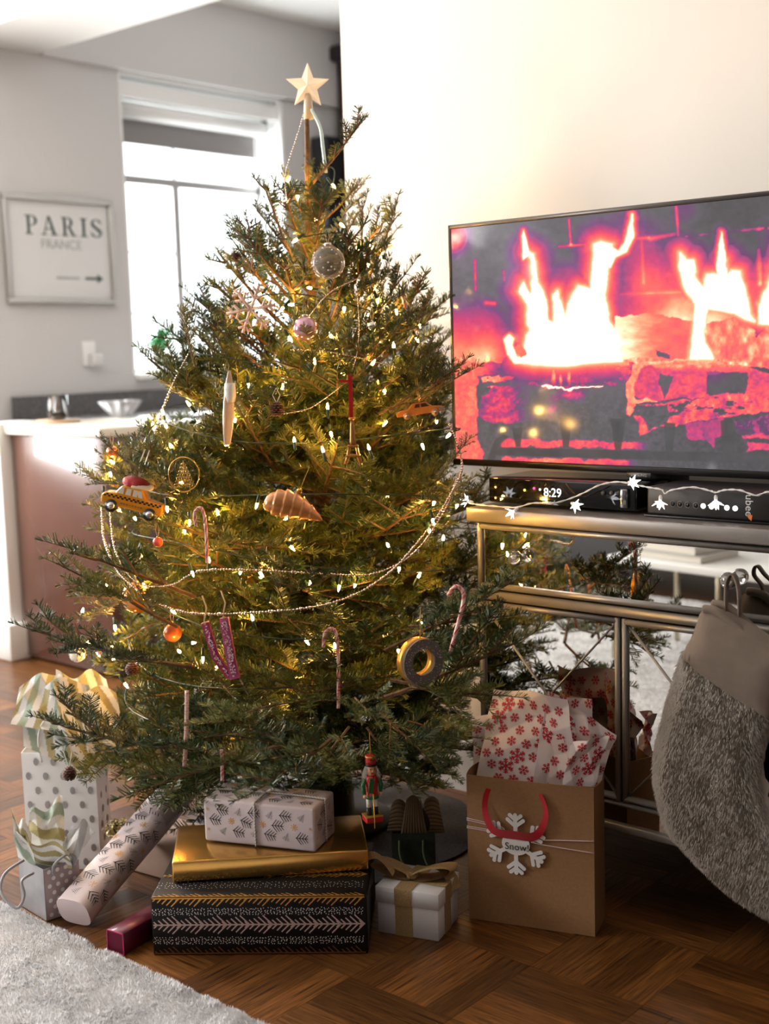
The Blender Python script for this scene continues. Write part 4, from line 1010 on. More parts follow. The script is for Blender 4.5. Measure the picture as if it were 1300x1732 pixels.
PK = mat('print_black', lin(44, 42, 46), .6); PGR = mat('print_grey', lin(112, 108, 112), .6); PGO = mat('print_tan', lin(222, 172, 110), .5, .2); PPL = mat('print_pale', lin(226, 224, 226), .6)
PAPER = mat('wrap_paper_pink', lin(222, 206, 208), .45, coat=.15)
def sprig_print(t, faces, cell=.042, seed=1, sub=1):
    """printed pine sprigs on several faces of a wrapped thing: faces = (map, width, height)"""
    bk, bg, bt, bp = MB(), MB(), MB(), MB(); r = random.Random(seed)
    for f, w, h_ in faces:
        nv = int(h_/(cell*.62))+2; nu = int(w/cell)+2
        for j in range(nv):
            for i in range(nu):
                u = (i+(.5 if j % 2 else 0)-.2)*cell; v = (j+.25)*cell*.62; kind = (i*2+j*3) % 4
                s_ = cell*.40
                if not (s_*.95 < u < w-s_*.95 and s_*.85 < v < h_-s_*.85): 
                    if not (s_*.5 < u < w-s_*.5 and s_*.5 < v < h_-s_*.5): continue
                    s_ *= .5; kind = 2
                a = r.uniform(-.35, .1)
                if kind in (0, 3): sprig(bk, f, (u, v), s_*1.12, a+(math.pi if r.random() < .0 else 0), sub)
                elif kind == 1: kite(bg, f, (u, v), s_*.75, a+1.2)
                else: spark(bt, f, (u, v), s_*.55)
    for b, m_, nm in ((bk, PK, 'black_sprigs'), (bg, PGR, 'grey_hatching'), (bt, PGO, 'tan_sparks')):
        if b.v: stuff(b.build(nm, m_, t))
# --- big black box with feather bands
BLKP = mat('black_wrap', lin(15, 14, 16), .5, spec=.3, noise=(20, .15)); FG = mat('print_gold', lin(214, 160, 74), .35, .5); FP = mat('print_rose', lin(206, 180, 176), .5); FD = mat('print_white', lin(226, 224, 222), .5); FB = mat('print_brown', lin(120, 78, 44), .4, .3)
bh = .122
t, L = box_thing('gift_box', 'wide black wrapped gift box with gold and rose feather bands', 'gift', (-1.976, 1.517), (-1.636, 1.786), .28, 0.0, bh, BLKP, 'wrapped_box', .003)
e_ = .0006
ff = lambda u, v: (u, -e_, v); ft = lambda u, v: (u, v, bh+e_)
def feather(b, f, v0, h_, gsz=.046, w=.0028, up=True, dn=True, u1=None, ang=1.0):
    u1 = u1 or L-.004; quad_stroke(b, f, (.003, v0), (u1, v0), w, 1); u = .004; k = 0
    while u < u1-.004:
        l = h_*(.35+.65*((k % 5)/4)); dx = l*ang
        for sg in ((1,) if up else ())+((-1,) if dn else ()):
            if u+.0 < u1: quad_stroke(b, f, (u+dx, v0) if u+dx < u1 else (u1, v0), (max(.002, u+dx-l*ang), v0+sg*l), w, 1, .8)
        u += gsz/5; k += 1
def dots(b, f, v0, v1, u1, n, seed):
    r = random.Random(seed)
    for i in range(n):
        u = .004+(u1-.008)*i/n+r.uniform(-.002, .002); disc(b, f, (u, r.uniform(v0, v1)), .00115, 6)
b = MB(); feather(b, ff, bh-.0022, .017, up=False); feather(b, ft, .0022, .014, dn=False, ang=1.4); feather(b, lambda u, v: ft(u, v), .105, .014, ang=1.4); stuff(b.build('gold_feathers', FG, t))
b = MB(); feather(b, ff, bh*.525, .019, w=.0032); stuff(b.build('rose_feathers', FP, t))
b = MB(); feather(b, ff, .004, .014, dn=False); stuff(b.build('brown_feathers', FB, t))
b = MB()
for q in range(5): dots(b, ff, bh*(.69+.025*q), bh*(.715+.025*q), L, 70, q); dots(b, ff, bh*(.19+.025*q), bh*(.215+.025*q), L, 70, 20+q)
for q in range(4): dots(b, ft, .040+.008*q, .048+.008*q, L, 60, 40+q)
stuff(b.build('white_dots', FD, t))
b = MB()       # folded paper on the right end
b.add([(L+e_, .004, .004), (L+e_, .13, .05), (L+e_, .13, .08), (L+e_, .004, bh-.004)], [(0, 1, 2, 3)]); b.add([(L+.002, .01, bh-.002), (L+.006, .12, bh*.8), (L+.004, .27, bh-.002)], [(0, 1, 2)])
b.build('end_flap', mat('black_wrap_fold', lin(70, 66, 68), .4), t)
# --- gold foil box
GF = mat('gold_foil', lin(224, 174, 96), .24, .9, noise=(6, .08), bump=(9, .12))
t, L = box_thing('gift_box', 'flat gold foil wrapped gift box on the black box', 'gift', (-1.992, 1.588), (-1.712, 1.880), .205, bh+.0015, .045, GF, 'wrapped_box', .004)
MB().add([(L+.0008, .005, .003), (L+.0008, .1, .02), (L+.0008, .2, .003)], [(0, 1, 2)]).add([(L+.0008, .004, .042), (L+.0012, .1, .024), (L+.0008, .2, .042)], [(0, 2, 1)]).build('end_fold', mat('gold_foil_fold', lin(180, 124, 50), .25, .9), t)
z1 = bh+.003+.045+.001
# --- small printed box with twine
sh_ = .094
t, L = box_thing('gift_box', 'small pale gift box with pine sprig print and twine on the gold box', 'gift', (-2.02, 1.702), (-1.784, 1.797), .114, z1, sh_, PAPER, 'wrapped_box', .006, 3)
sprig_print(t, [(lambda u, v: (u, -e_, v), L, sh_), (lambda u, v: (u, v, sh_+e_), L, .114), (lambda u, v: (L+e_, u, v), .114, sh_)], .036, 4)
TW2 = mat('baker_twine', lin(214, 206, 196), .8); TWG = mat('baker_twine_grey', lin(128, 122, 118), .8)
def twine(t, pts, r, nm='twine', m1=None, m2=None, pitch=.007):
    P = smooth_path(pts, 6) if len(pts) > 2 else pts; MB().tube(P, r, 6).build(nm, m1 or TW2, t)
    b = MB(); acc = 0; k = 0
    for i in range(len(P)-1):
        a = np.array(P[i], float); d = np.array(P[i+1], float)-a; Ls = np.linalg.norm(d)
        if Ls < 1e-6: continue
        u = unit(np.cross(d, [.3, .4, .86])); n = np.cross(d/Ls, u)
        while acc < Ls:
            p = a+d*acc/Ls; b.tube([p+(u*math.cos(q)+n*math.sin(q))*r*.9+d/Ls*(q-1.5)*pitch*.12 for q in np.linspace(0, 6.28, 7)], r*.33, 4); acc += pitch
        acc -= Ls
    stuff(b.build(nm+'_stripe', m2 or TWG, t))
x_ = L*.475
twine(t, [(x_, -.0022, .001), (x_, -.003, sh_*.5), (x_, -.0022, sh_-.004), (x_, .004, sh_+.0022), (x_, .06, sh_+.003), (x_, .112, sh_+.002)], .0022)
twine(t, [(.004, .055, sh_+.0028), (L*.5, .06, sh_+.0035), (L-.004, .055, sh_+.0028), (L+.0026, .055, sh_-.006), (L+.0026, .056, .004)], .0022)
b = MB(); b.tube(smooth_path([(x_, .06, sh_+.004), (x_-.02, .05, sh_+.016), (x_-.035, .06, sh_+.010), (x_-.018, .068, sh_+.006), (x_, .06, sh_+.005), (x_+.02, .052, sh_+.016), (x_+.036, .06, sh_+.010), (x_+.018, .068, sh_+.006), (x_, .06, sh_+.005)]), .0020, 6); b.build('twine_bow', TW2, t)
# --- white gift box with burlap ribbon
WBX = mat('white_card', lin(232, 231, 234), .5); BUR = mat('burlap_ribbon', lin(186, 156, 110), .6, .15, noise=(500, .3), bump=(600, .5))
o, e, d, L = frame2((-1.684, 1.872), (-1.557, 1.913)); dp_ = .118
t = thing('gift_box', 'small white lidded gift box with a gold ribbon bow', 'gift', (o[0], o[1], 0), math.atan2(e[1], e[0]))
MB().rbox((L/2, dp_/2, .036), (L, dp_, .072), .001, n=1).build('base', WBX, t); MB().rbox((L/2, dp_/2, .084), (L+.006, dp_+.006, .034), .0012, n=1).build('lid', WBX, t)
xr = L*.44; rw = .038
b = MB().box((xr, -.0042, .0845), (rw, .0012, .034)).box((xr, -.0012, .034), (rw, .0012, .067)).box((xr, dp_/2, .1018), (rw, dp_+.008, .0012)); b.build('ribbon', BUR, t)
b = MB().box((L+.0042, dp_*.45, .0845), (.0012, rw*.9, .034)).box((L+.0012, dp_*.45, .034), (.0012, rw*.9, .067)).box((L/2, dp_*.45, .1026), (L+.008, rw*.9, .0012)); b.build('ribbon', BUR, t)
def bowloop(sx, ln, hgt, dy):
    def f(u, v):
        a = math.pi*2*u; x = sx*(ln*.5*(1-math.cos(a))); z = .103+hgt*math.sin(a)*.55+.018*(1-math.cos(a))*.5+.006; w = .020+.012*math.sin(a/2)
        return (xr+x, dp_*.45+dy*(1-math.cos(a))*.5+(v-.5)*w*1.6, z+.004*math.sin(5*v+3*u))
    MB().grid(f, 26, 5).build('bow_loop', BUR, t)
bowloop(1, .085, .022, .02); bowloop(-1, .085, .020, .0)
def tail(u, v): s_ = u; return (xr-.03-.085*s_, dp_*.45-.02+(v-.5)*.034-.01*s_, .118+.034*math.sin(math.pi*s_*.9)+.006*math.sin(6*s_+3*v))
MB().grid(tail, 16, 4).build('bow_tail', BUR, t)
def tail2(u, v): s_ = u; return (xr+.05+.035*s_+(v-.5)*.01, dp_*.45+.03+(v-.5)*.036, .124-.045*s_*s_)
MB().grid(tail2, 10, 4).build('bow_tail', BUR, t)
MB().rbox((xr, dp_*.45, .112), (.022, .026, .018), .007, n=3).build('bow_knot', BUR, t)
# --- magenta square tube
MG = mat('magenta_card', lin(100, 10, 46), .35, .2, noise=(30, .2), coat=.4)
th = .155; t = thing('gift_box', 'narrow magenta foil box lying by the rug', 'gift', (-2.068, 1.474, 0), th)
a_ = .046
MB().rbox((a_/2, .065, a_/2), (a_, .13, a_), .002, n=1).build('box', MG, t)
b = MB()
for (c, dd_) in (((a_/2, -.001, a_-.001), (a_, .002, .002)), ((a_/2, -.001, .001), (a_, .002, .002)), ((.001, -.001, a_/2), (.002, .002, a_)), ((a_-.001, -.001, a_/2), (.002, .002, a_))): b.box(c, dd_)
b.build('end_rim', mat('magenta_rim', lin(190, 60, 108), .4), t); MB().box((a_/2, -.0004, a_/2), (a_-.004, .001, a_-.004)).build('end_face', mat('magenta_dark', lin(96, 8, 44), .5), t)
# --- rosy box under the roll with gold bow
t = thing('gift_box', 'rosy beige wrapped box propping up the printed roll', 'gift', (-2.375, 1.735, 0), .12)
MB().rbox((.10, .095, .0415), (.20, .15, .083), .004).build('wrapped_box', mat('rosy_wrap', lin(176, 150, 134), .4, noise=(8, .1)), t)
bt = thing('gift_bow', 'shiny pale gold star gift bow behind the printed roll', 'bow', (0, 0, 0)); bp_ = F(200, 1392, .118); bt.location = (bp_[0], bp_[1], .0845); bt.scale = (1.25, 1.25, 1.25)
GBW = mat('gold_bow', lin(214, 196, 140), .2, .7)
for ring, (n, rr, el, ln) in enumerate(((9, .030, .35, .034), (8, .022, .8, .032), (5, .012, 1.25, .026))):
    for k in range(n):
        a = 6.283*k/n+ring*.4
        def f(u, v, a=a, el=el, ln=ln):
            q = 2*math.pi*u; r = ln*.5*(1-math.cos(q)); h_ = .009*math.sin(q); w = (v-.5)*.011*(1-.75*((1-math.cos(q))/2)**2)
            x = r*math.cos(el)-h_*math.sin(el); z = r*math.sin(el)+h_*math.cos(el); return (x*math.cos(a)-w*math.sin(a), x*math.sin(a)+w*math.cos(a), .006+z)
        MB().grid(f, 10, 2).build('bow_loop', GBW, bt)
# --- long printed roll leaning up
P0 = np.array([-2.208, 1.492, .036]); P1 = np.array([-2.330, 1.945, .198]); ax = unit(P1-P0); RL = np.linalg.norm(P1-P0)
side = unit(np.cross(np.array([0, 0, 1.]), ax)); upv = np.cross(ax, side)
t = thing('wrapped_roll', 'long slim gift wrapped in sprig print leaning over a box', 'gift', tuple(P0))
def sect(a):
    c_, s_ = math.cos(a), math.sin(a); n = 3.4; r = (abs(c_)**n+abs(s_)**n)**(-1/n); return r*c_*.041, r*s_*.033
def rollf(u, v, k=1.0): x, z = sect(2*math.pi*u); return ax*RL*v+(side*x+upv*z)*k
b = MB().grid(lambda u, v: rollf(u, v, 1+.012*math.sin(9*v+4*u)), 40, 24); b.build('wrapped_tube', PAPER, t)
n = 40
for v, sg in ((0, 1), (1, -1)): MB().add([rollf(k/n, v) for k in range(n)], [tuple(range(n))[::sg]]).build('end_cap', PAPER, t)
PER = .235
sprig_print(t, [(lambda u, v: rollf(.02+u/PER, v/RL, 1.018), PER*.58, RL)], .040, 9, 3)
def flap(u, v): return rollf(.28+.24*u, .60+.16*v*(1-.3*u), 1.03+.02*math.sin(3*u))
MB().grid(flap, 10, 6).build('paper_flap', mat('wrap_fold', lin(196, 178, 180), .5), t)

# ------------------------------------------------------------------ gift bags
def bag(name, label, C0, d1, w, d2, dp, hgt, m_, m_in, flare=0.0):
    """open-topped paper bag: C0 front corner, d1 along the front, d2 to the back"""
    t = thing(name, label, 'gift bag', (C0[0], C0[1], 0)); d1 = np.array([*d1, 0.]); d2 = np.array([*d2, 0.]); d1 /= np.linalg.norm(d1); d2 /= np.linalg.norm(d2)
    P = lambda a, b_, z: d1*a+d2*b_+np.array([0, 0, z]); b = MB(); k = .0012
    def wall(a0, b0, a1, b1, mid=None):
        def f(u, v):
            a = a0+(a1-a0)*u; bb = b0+(b1-b0)*u; bul = flare*math.sin(math.pi*u)*v*v
            n = np.array([(b1-b0), -(a1-a0)]); n = n/np.linalg.norm(n); return P(a+n[0]*bul, bb+n[1]*bul, .001+hgt*v)
        b.grid(f, 6, 8, False)
    wall(0, 0, w, 0); b2 = b; wall(w, 0, w, dp); wall(w, dp, 0, dp); wall(0, dp, 0, 0)
    b.add([P(0, 0, .001), P(w, 0, .001), P(w, dp, .001), P(0, dp, .001)], [(3, 2, 1, 0)])
    o = b.build('bag_body', m_, t); sd = o.modifiers.new('thick', 'SOLIDIFY'); sd.thickness = .0012; sd.offset = -1
    return t, P
def sheet(t, name, fn, m_, nu=44, nv=34, thick=.0004, cols=None):
    b = MB().grid(fn, nu, nv); o = b.build(name, m_, t)
    if cols is not None: colour(o, [cols(i/nu, j/nv) for j in range(nv+1) for i in range(nu+1)])
    return o
def sheet_pts(corners, crump, seed, fold=.012):
    """crumpled tissue: bilinear patch over corner points plus folds"""
    c00, c10, c11, c01 = [np.asarray(c, float) for c in corners]; n = unit(np.cross(c10-c00, c01-c00)); r = random.Random(seed); ph = [r.uniform(0, 6.28) for _ in range(8)]; fr = [r.uniform(2, 6) for _ in range(8)]
    def f(u, v):
        p = (c00*(1-u)+c10*u)*(1-v)+(c01*(1-u)+c11*u)*v
        tri = lambda x: abs((x % 1)-.5)*2-.5
        h_ = crump*(tri(fr[0]*.35*u+fr[1]*.25*v+ph[0])+.6*tri(fr[2]*.4*v-fr[3]*.3*u+ph[1])+.35*math.sin(fr[4]*u*1.5+ph[2])*math.sin(fr[5]*v+ph[3]))
        return p+n*h_*min(1, .25+v*1.2)+np.array([0, 0, fold*math.sin(fr[6]*u*1.6+ph[4])*v])
    return f
# --- kraft bag with snowflake tag
KR = mat('kraft_paper', lin(156, 116, 78), .75, noise=(160, .08))
A = np.array([-1.571, 2.035]); B = np.array([-1.316, 2.120]); e1 = unit(B-A); e2 = np.array([-e1[1], e1[0]]); BW = np.linalg.norm(B-A)
kt, KP = bag('gift_bag', 'brown kraft gift bag with red ribbon handle and snowflake tag', A, e1, BW, e2, .092, .315, KR, KR, .006)
n_ = -e2; N3 = np.array([n_[0], n_[1], 0.]); KF = lambda u, v, h_=.0: KP(u, 0, v)+N3*(.0015+h_+.006*math.sin(math.pi*min(1, max(0, u/BW)))*(v/.315)**2)
RH = mat('red_satin', lin(196, 20, 38), .35, sheen=.4)
rib = [KF(.050, .292, .001), KF(.043, .270, .004), KF(.044, .240, .008), KF(.056, .212, .010), KF(.074, .203, .011), KF(.108, .203, .012), KF(.142, .203, .011), KF(.160, .216, .010), KF(.172, .245, .008), KF(.170, .272, .005), KF(.160, .294, .002)]
P = smooth_path(rib, 6); vs = []; nP = len(P)
for i, p in enumerate(P):
    s_ = i/(nP-1); tg = unit(P[min(i+1, nP-1)]-P[max(0, i-1)]); w_ = .0055+.007*math.exp(-((s_-.5)/.2)**2); sd_ = unit(np.cross(tg, N3)); sd_ = unit(sd_+N3*.5*math.cos(s_*6.28)); vs += [p+sd_*w_, p-sd_*w_]
MB().add(vs, [(2*i, 2*i+1, 2*i+3, 2*i+2) for i in range(nP-1)], True).build('ribbon_handle', RH, kt)
TAG = mat('white_tag', lin(240, 239, 237), .5); cu, cv = .107, .181; ZS = .062
b = MB(); f = lambda u, v: KF(u, v, .003)
b.add([f(cu+.030*math.cos(a), cv+.024*math.sin(a)) for a in np.linspace(0, 6.283, 25)[:-1]], [tuple(range(24))])
for k in range(6):
    a = math.pi/2+k*math.pi/3; D = np.array([math.cos(a), math.sin(a)]); c_ = np.array([cu, cv]); quad_stroke(b, f, c_, c_+D*ZS, .0085)
    disc(b, f, c_+D*ZS, .0045, 10)
    for fr_, l in ((.62, .34), (.84, .24)):
        for s_ in (-1, 1):
            E = np.array([math.cos(a+s_*.9), math.sin(a+s_*.9)]); quad_stroke(b, f, c_+D*ZS*fr_, c_+D*ZS*fr_+E*ZS*l, .0078); disc(b, f, c_+D*ZS*fr_+E*ZS*l, .0043, 8)
o = b.build('snowflake_tag', TAG, kt); sd = o.modifiers.new('thick', 'SOLIDIFY'); sd.thickness = .0018; sd.offset = 1
Mk = np.column_stack([np.array([e1[0], e1[1], 0]), np.array([0, 0, 1.]), N3])
put_text('lettering', 'Snow!', .021, mat('tag_ink', lin(60, 52, 48), .6), kt, Mk, KF(cu+.003, cv-.006, .0062), .0002)
TWR = mat('twine_white', lin(232, 214, 210), .8); TWR2 = mat('twine_red', lin(190, 40, 60), .8)
for (a0, a1) in ((.2225, .206), (.2185, .202), (.205, .199), (.2015, .195)):
    twine(kt, [KF(.0, a0, .0012), KF(.07, (a0+a1)/2, .0012), KF(.085, a1, .004)], .0011, 'bakers_twine', TWR, TWR2, .0046)
for (a0, a1) in ((.197, .205), (.186, .180)): twine(kt, [KF(.14, .189, .004), KF(.17, a0-.001, .0016), KF(BW, a1, .0012)], .0012, 'bakers_twine', TWR, TWR2, .0046)
# snowflake tissue: thin crumpled sheets with red flakes printed on both sides
TIS = mat('snow_tissue', lin(236, 226, 226), .55); TIR = mat('snow_print', lin(198, 34, 52), .5)
def flakes(t, f, W_, H_, cell, seed):
    """f(u,v) in 0..1; W_,H_ in metres"""
    r = random.Random(seed); b = MB()
    def off(u, v, sg):
        u = min(1, max(0, u)); v = min(1, max(0, v)); e = .004; p = np.asarray(f(u, v)); du = np.asarray(f(min(1, u+e), v))-np.asarray(f(max(0, u-e), v)); dv = np.asarray(f(u, min(1, v+e)))-np.asarray(f(u, max(0, v-e))); return p+unit(np.cross(du, dv))*.0011*sg
    for j in range(int(H_/(cell*.8))+1):
        for i in range(int(W_/cell)+1):
            c_ = np.array([(i+.3+.5*(j % 2)+r.uniform(-.12, .12))*cell, (j+.4+r.uniform(-.12, .12))*cell*.8]); R = cell*(.50 if (i*2+j*3) % 5 == 0 else .31); a0 = r.uniform(0, 1)
            if not (R*.7 < c_[0] < W_-R*.7 and R*.7 < c_[1] < H_-R*.7): continue
            for sg in (1, -1):
                m_ = lambda u, v: off(u/W_, v/H_, sg)
                for k in range(6):
                    a = a0+k*math.pi/3; D = np.array([math.cos(a), math.sin(a)]); quad_stroke(b, m_, c_, c_+D*R, R*.15, 2)
                    for q in (.42, .68):
                        for s_ in (-1, 1): E = np.array([math.cos(a+s_*.85), math.sin(a+s_*.85)]); quad_stroke(b, m_, c_+D*R*q, c_+D*R*q+E*R*.34, R*.13, 1)
    stuff(b.build('snowflake_print', TIR, t))
tt = thing('tissue_paper', 'white tissue paper with red snowflakes in the kraft bag', 'tissue paper', (*(A+e1*BW*.5+e2*.05), .30))
tl = np.array(tt.location); W3 = lambda x, y, d_: dep(x, y, d_)-tl
dA = lambda p: (np.array([p[0], p[1], .3])-CO) @ CC
d0 = dA(A+e2*.03); d1_ = dA(B+e2*.03)
for i, (cs, cr, sd_, W_, H_) in enumerate((
    ((W3(803, 1318, d0+.02), W3(985, 1345, d1_+.02), W3(958, 1180, d1_+.01), W3(836, 1163, d0+.02)), .012, 3, .21, .21),
    ((W3(925, 1340, d1_+.03), W3(1012, 1335, d1_+.03), W3(1042, 1240, d1_+.02), W3(940, 1182, d1_+.035)), .016, 5, .13, .19),
    ((W3(950, 1330, d1_-.005), W3(1005, 1330, d1_-.005), W3(1030, 1240, d1_-.02), W3(965, 1262, d1_-.02)), .014, 8, .09, .11),
    ((W3(800, 1312, d0+.075), W3(950, 1325, d1_+.09), W3(985, 1200, d1_+.07), W3(800, 1212, d0+.055)), .014, 9, .21, .16),
    ((W3(900, 1330, d1_+.05), W3(1000, 1330, d1_+.06), W3(1000, 1185, d1_+.05), W3(925, 1170, d1_+.05)), .014, 19, .12, .19))):
    fn = sheet_pts(cs, cr, sd_, .004); sheet(tt, 'sheet', fn, TIS, 60, 60); flakes(tt, fn, W_, H_, .035, sd_)
# --- big white bag with grey spots
WHB = mat('white_bag', lin(238, 236, 235), .4, coat=.2); SPOT = mat('grey_spot', lin(150, 146, 146), .35, .4)
A2 = np.array([-2.558, 1.613]); B2 = np.array([-2.418, 1.718]); f1 = unit(B2-A2); f2 = np.array([-f1[1], f1[0]]); W2 = np.linalg.norm(B2-A2); h2 = .285
wt, WP = bag('gift_bag', 'tall white gift bag with grey spots at the far left', A2, f1, W2, f2, .095, h2, WHB, WHB, .004)
M3 = -np.array([f2[0], f2[1], 0.]); b = MB(); r = random.Random(4); WF = lambda u, v: WP(u, 0, v)+M3*(.0018+.004*math.sin(math.pi*min(1, max(0, u/W2)))*(v/h2)**2)
for j in range(8):
    for i in range(4):
        u = (i+.35+.5*(j % 2))*W2/4.2; v = .02+j*.035
        if .012 < u < W2-.012 and v < h2-.014: disc(b, WF, (u, v), .0062, 12, 1.5)
S3 = np.array([f1[0], f1[1], 0.])
for j in range(7):
    for i in range(2): disc(b, lambda u, v: WP(W2, u, v)+S3*.0018, (.028+i*.04+.01*(j % 2), .03+j*.036), .006, 12, 1.5)
stuff(b.build('grey_spots', SPOT, wt))
cordm = mat('white_cord', lin(228, 226, 224), .5)
MB().tube(smooth_path([WF(.05, h2-.02)+M3*.002, WF(.048, h2+.04)+M3*.006, WF(.07, h2+.085)+M3*.01, WF(.105, h2+.08)+M3*.012, WF(.122, h2+.03)+M3*.008, WF(.122, h2-.03)+M3*.003]), .0026, 8).build('cord_handle', cordm, wt)
# striped tissue
def stripe_mat():
    m_ = bpy.data.materials.new('striped_tissue'); m_.use_nodes = True; nt = m_.node_tree; b = nt.nodes['Principled BSDF']; at = nt.nodes.new('ShaderNodeAttribute'); at.attribute_name = 'paint'
    nt.links.new(at.outputs['Color'], b.inputs['Base Color']); b.inputs['Roughness'].default_value = .6; return m_
STR = stripe_mat(); GRN = lin(172, 190, 172); TAN = lin(178, 166, 118); WTT = (.84, .84, .83)
def stripes(n, ang, ph=0.0, c2=GRN):
    def f(u, v):
        s_ = (u*math.cos(ang)+v*math.sin(ang))*n+ph; k = int(math.floor(s_)); return WTT if k % 2 == 0 else (TAN if (k//2) % 2 and c2 is GRN else c2)
    return f
t2 = thing('tissue_paper', 'green striped white tissue paper in the tall white bag', 'tissue paper', (*(A2+f1*W2*.5+f2*.05), h2)); l2 = np.array(t2.location); V3 = lambda x, y, d_: dep(x, y, d_)-l2
dl = (np.array([A2[0], A2[1], .3])-CO) @ CC; dr = (np.array([B2[0], B2[1], .3])-CO) @ CC
sheet(t2, 'sheet', sheet_pts((V3(40, 1262, dl-.02), V3(150, 1310, dr-.005), V3(150, 1150, dr+.02), V3(36, 1162, dl+.01)), .014, 11), STR, 60, 60, cols=stripes(8, .2))
sheet(t2, 'sheet', sheet_pts((V3(18, 1225, dl-.03), V3(110, 1240, dl-.03), V3(100, 1130, dl+.02), V3(34, 1165, dl+.01)), .012, 12), STR, 60, 60, cols=stripes(7, -.3, .3))
sheet(t2, 'sheet', sheet_pts((V3(120, 1300, dr-.02), V3(222, 1290, dr+.03), V3(195, 1170, dr+.04), V3(90, 1160, dr+.0)), .016, 13), STR, 60, 60, cols=stripes(8, .6, .6, TAN))
sheet(t2, 'sheet', sheet_pts((V3(90, 1290, dr+.05), V3(215, 1280, dr+.06), V3(180, 1140, dr+.08), V3(95, 1140, dr+.06)), .016, 14), STR, 60, 60, cols=stripes(7, .3, .2, TAN))
# --- small silver bag with pink dotted side
SLB = mat('silver_bag', lin(176, 176, 180), .3, .5, noise=(12, .25)); PDB = mat('mauve_side', lin(168, 150, 152), .4)
C3 = np.array([-2.283, 1.474]); g1 = np.array([-.995, .10]); g2 = np.array([.10, .995])
Cl = C3+g1*.112
st3, SP3 = bag('gift_bag', 'small silver gift bag with mauve dotted side by the rug', Cl, -g1, .112, g2, .085, .116, SLB, SLB)
sd3 = np.array([-g1[0], -g1[1], 0.]); b = MB(); b.add([SP3(.112, .001, .002)+sd3*.0008, SP3(.112, .084, .002)+sd3*.0008, SP3(.112, .084, .114)+sd3*.0008, SP3(.112, .001, .114)+sd3*.0008], [(0, 1, 2, 3)]); b.build('mauve_side', PDB, st3)
b = MB()
for j in range(7):
    for i in range(4): 
        u = .012+i*.02+.01*(j % 2)
        if u < .078: disc(b, lambda u, v: SP3(.112, u, v)+sd3*.0016, (u, .012+j*.016), .0048, 12)
stuff(b.build('white_dots', mat('dot_white', lin(226, 222, 222), .5), st3))
gc = mat('grey_cord', lin(150, 150, 156), .4)
MB().tube(smooth_path([dep(40, 1455, 2.6)-np.array([*Cl, 0]), dep(8, 1478, 2.56)-np.array([*Cl, 0]), dep(2, 1510, 2.53)-np.array([*Cl, 0]), dep(28, 1536, 2.51)-np.array([*Cl, 0]), dep(41, 1515, 2.52)-np.array([*Cl, 0]), dep(37, 1490, 2.53)-np.array([*Cl, 0]), dep(56, 1477, 2.57)-np.array([*Cl, 0])]), .0030, 8).build('cord_handle', gc, st3)
MB().tube(smooth_path([SP3(.112, .02, .10)+sd3*.002, SP3(.112, .02, .125)+sd3*.012, SP3(.112, .045, .142)+sd3*.02, SP3(.112, .068, .128)+sd3*.012, SP3(.112, .068, .10)+sd3*.002]), .0028, 8).build('cord_handle', gc, st3)
t3 = thing('tissue_paper', 'green striped white tissue paper in the small silver bag', 'tissue paper', (*(C3+g1*.05+g2*.04), .115)); l3 = np.array(t3.location); U3 = lambda x, y, d_: dep(x, y, d_)-l3
d3 = (np.array([C3[0], C3[1], .12])-CO) @ CC
sheet(t3, 'sheet', sheet_pts((U3(38, 1458, d3+.03), U3(122, 1470, d3+.04), U3(118, 1440, d3+.02), U3(24, 1410, d3+.02)), .010, 21), STR, 60, 60, cols=stripes(5, 1.35, .2, TAN))
sheet(t3, 'sheet', sheet_pts((U3(40, 1450, d3+.06), U3(112, 1450, d3+.07), U3(106, 1352, d3+.09), U3(52, 1375, d3+.07)), .012, 22), STR, 60, 60, cols=stripes(5, 1.3, .5))
sheet(t3, 'sheet', sheet_pts((U3(90, 1465, d3+.04), U3(126, 1462, d3+.05), U3(160, 1398, d3+.03), U3(122, 1390, d3+.03)), .010, 23), STR, 50, 50, cols=stripes(4, .3, .1, lin(190, 190, 190)))
sheet(t3, 'sheet', sheet_pts((U3(30, 1450, d3+.02), U3(60, 1465, d3+.02), U3(50, 1400, d3+.01), U3(18, 1375, d3+.01)), .008, 24), STR, 40, 40, cols=stripes(4, 1.2, .1))
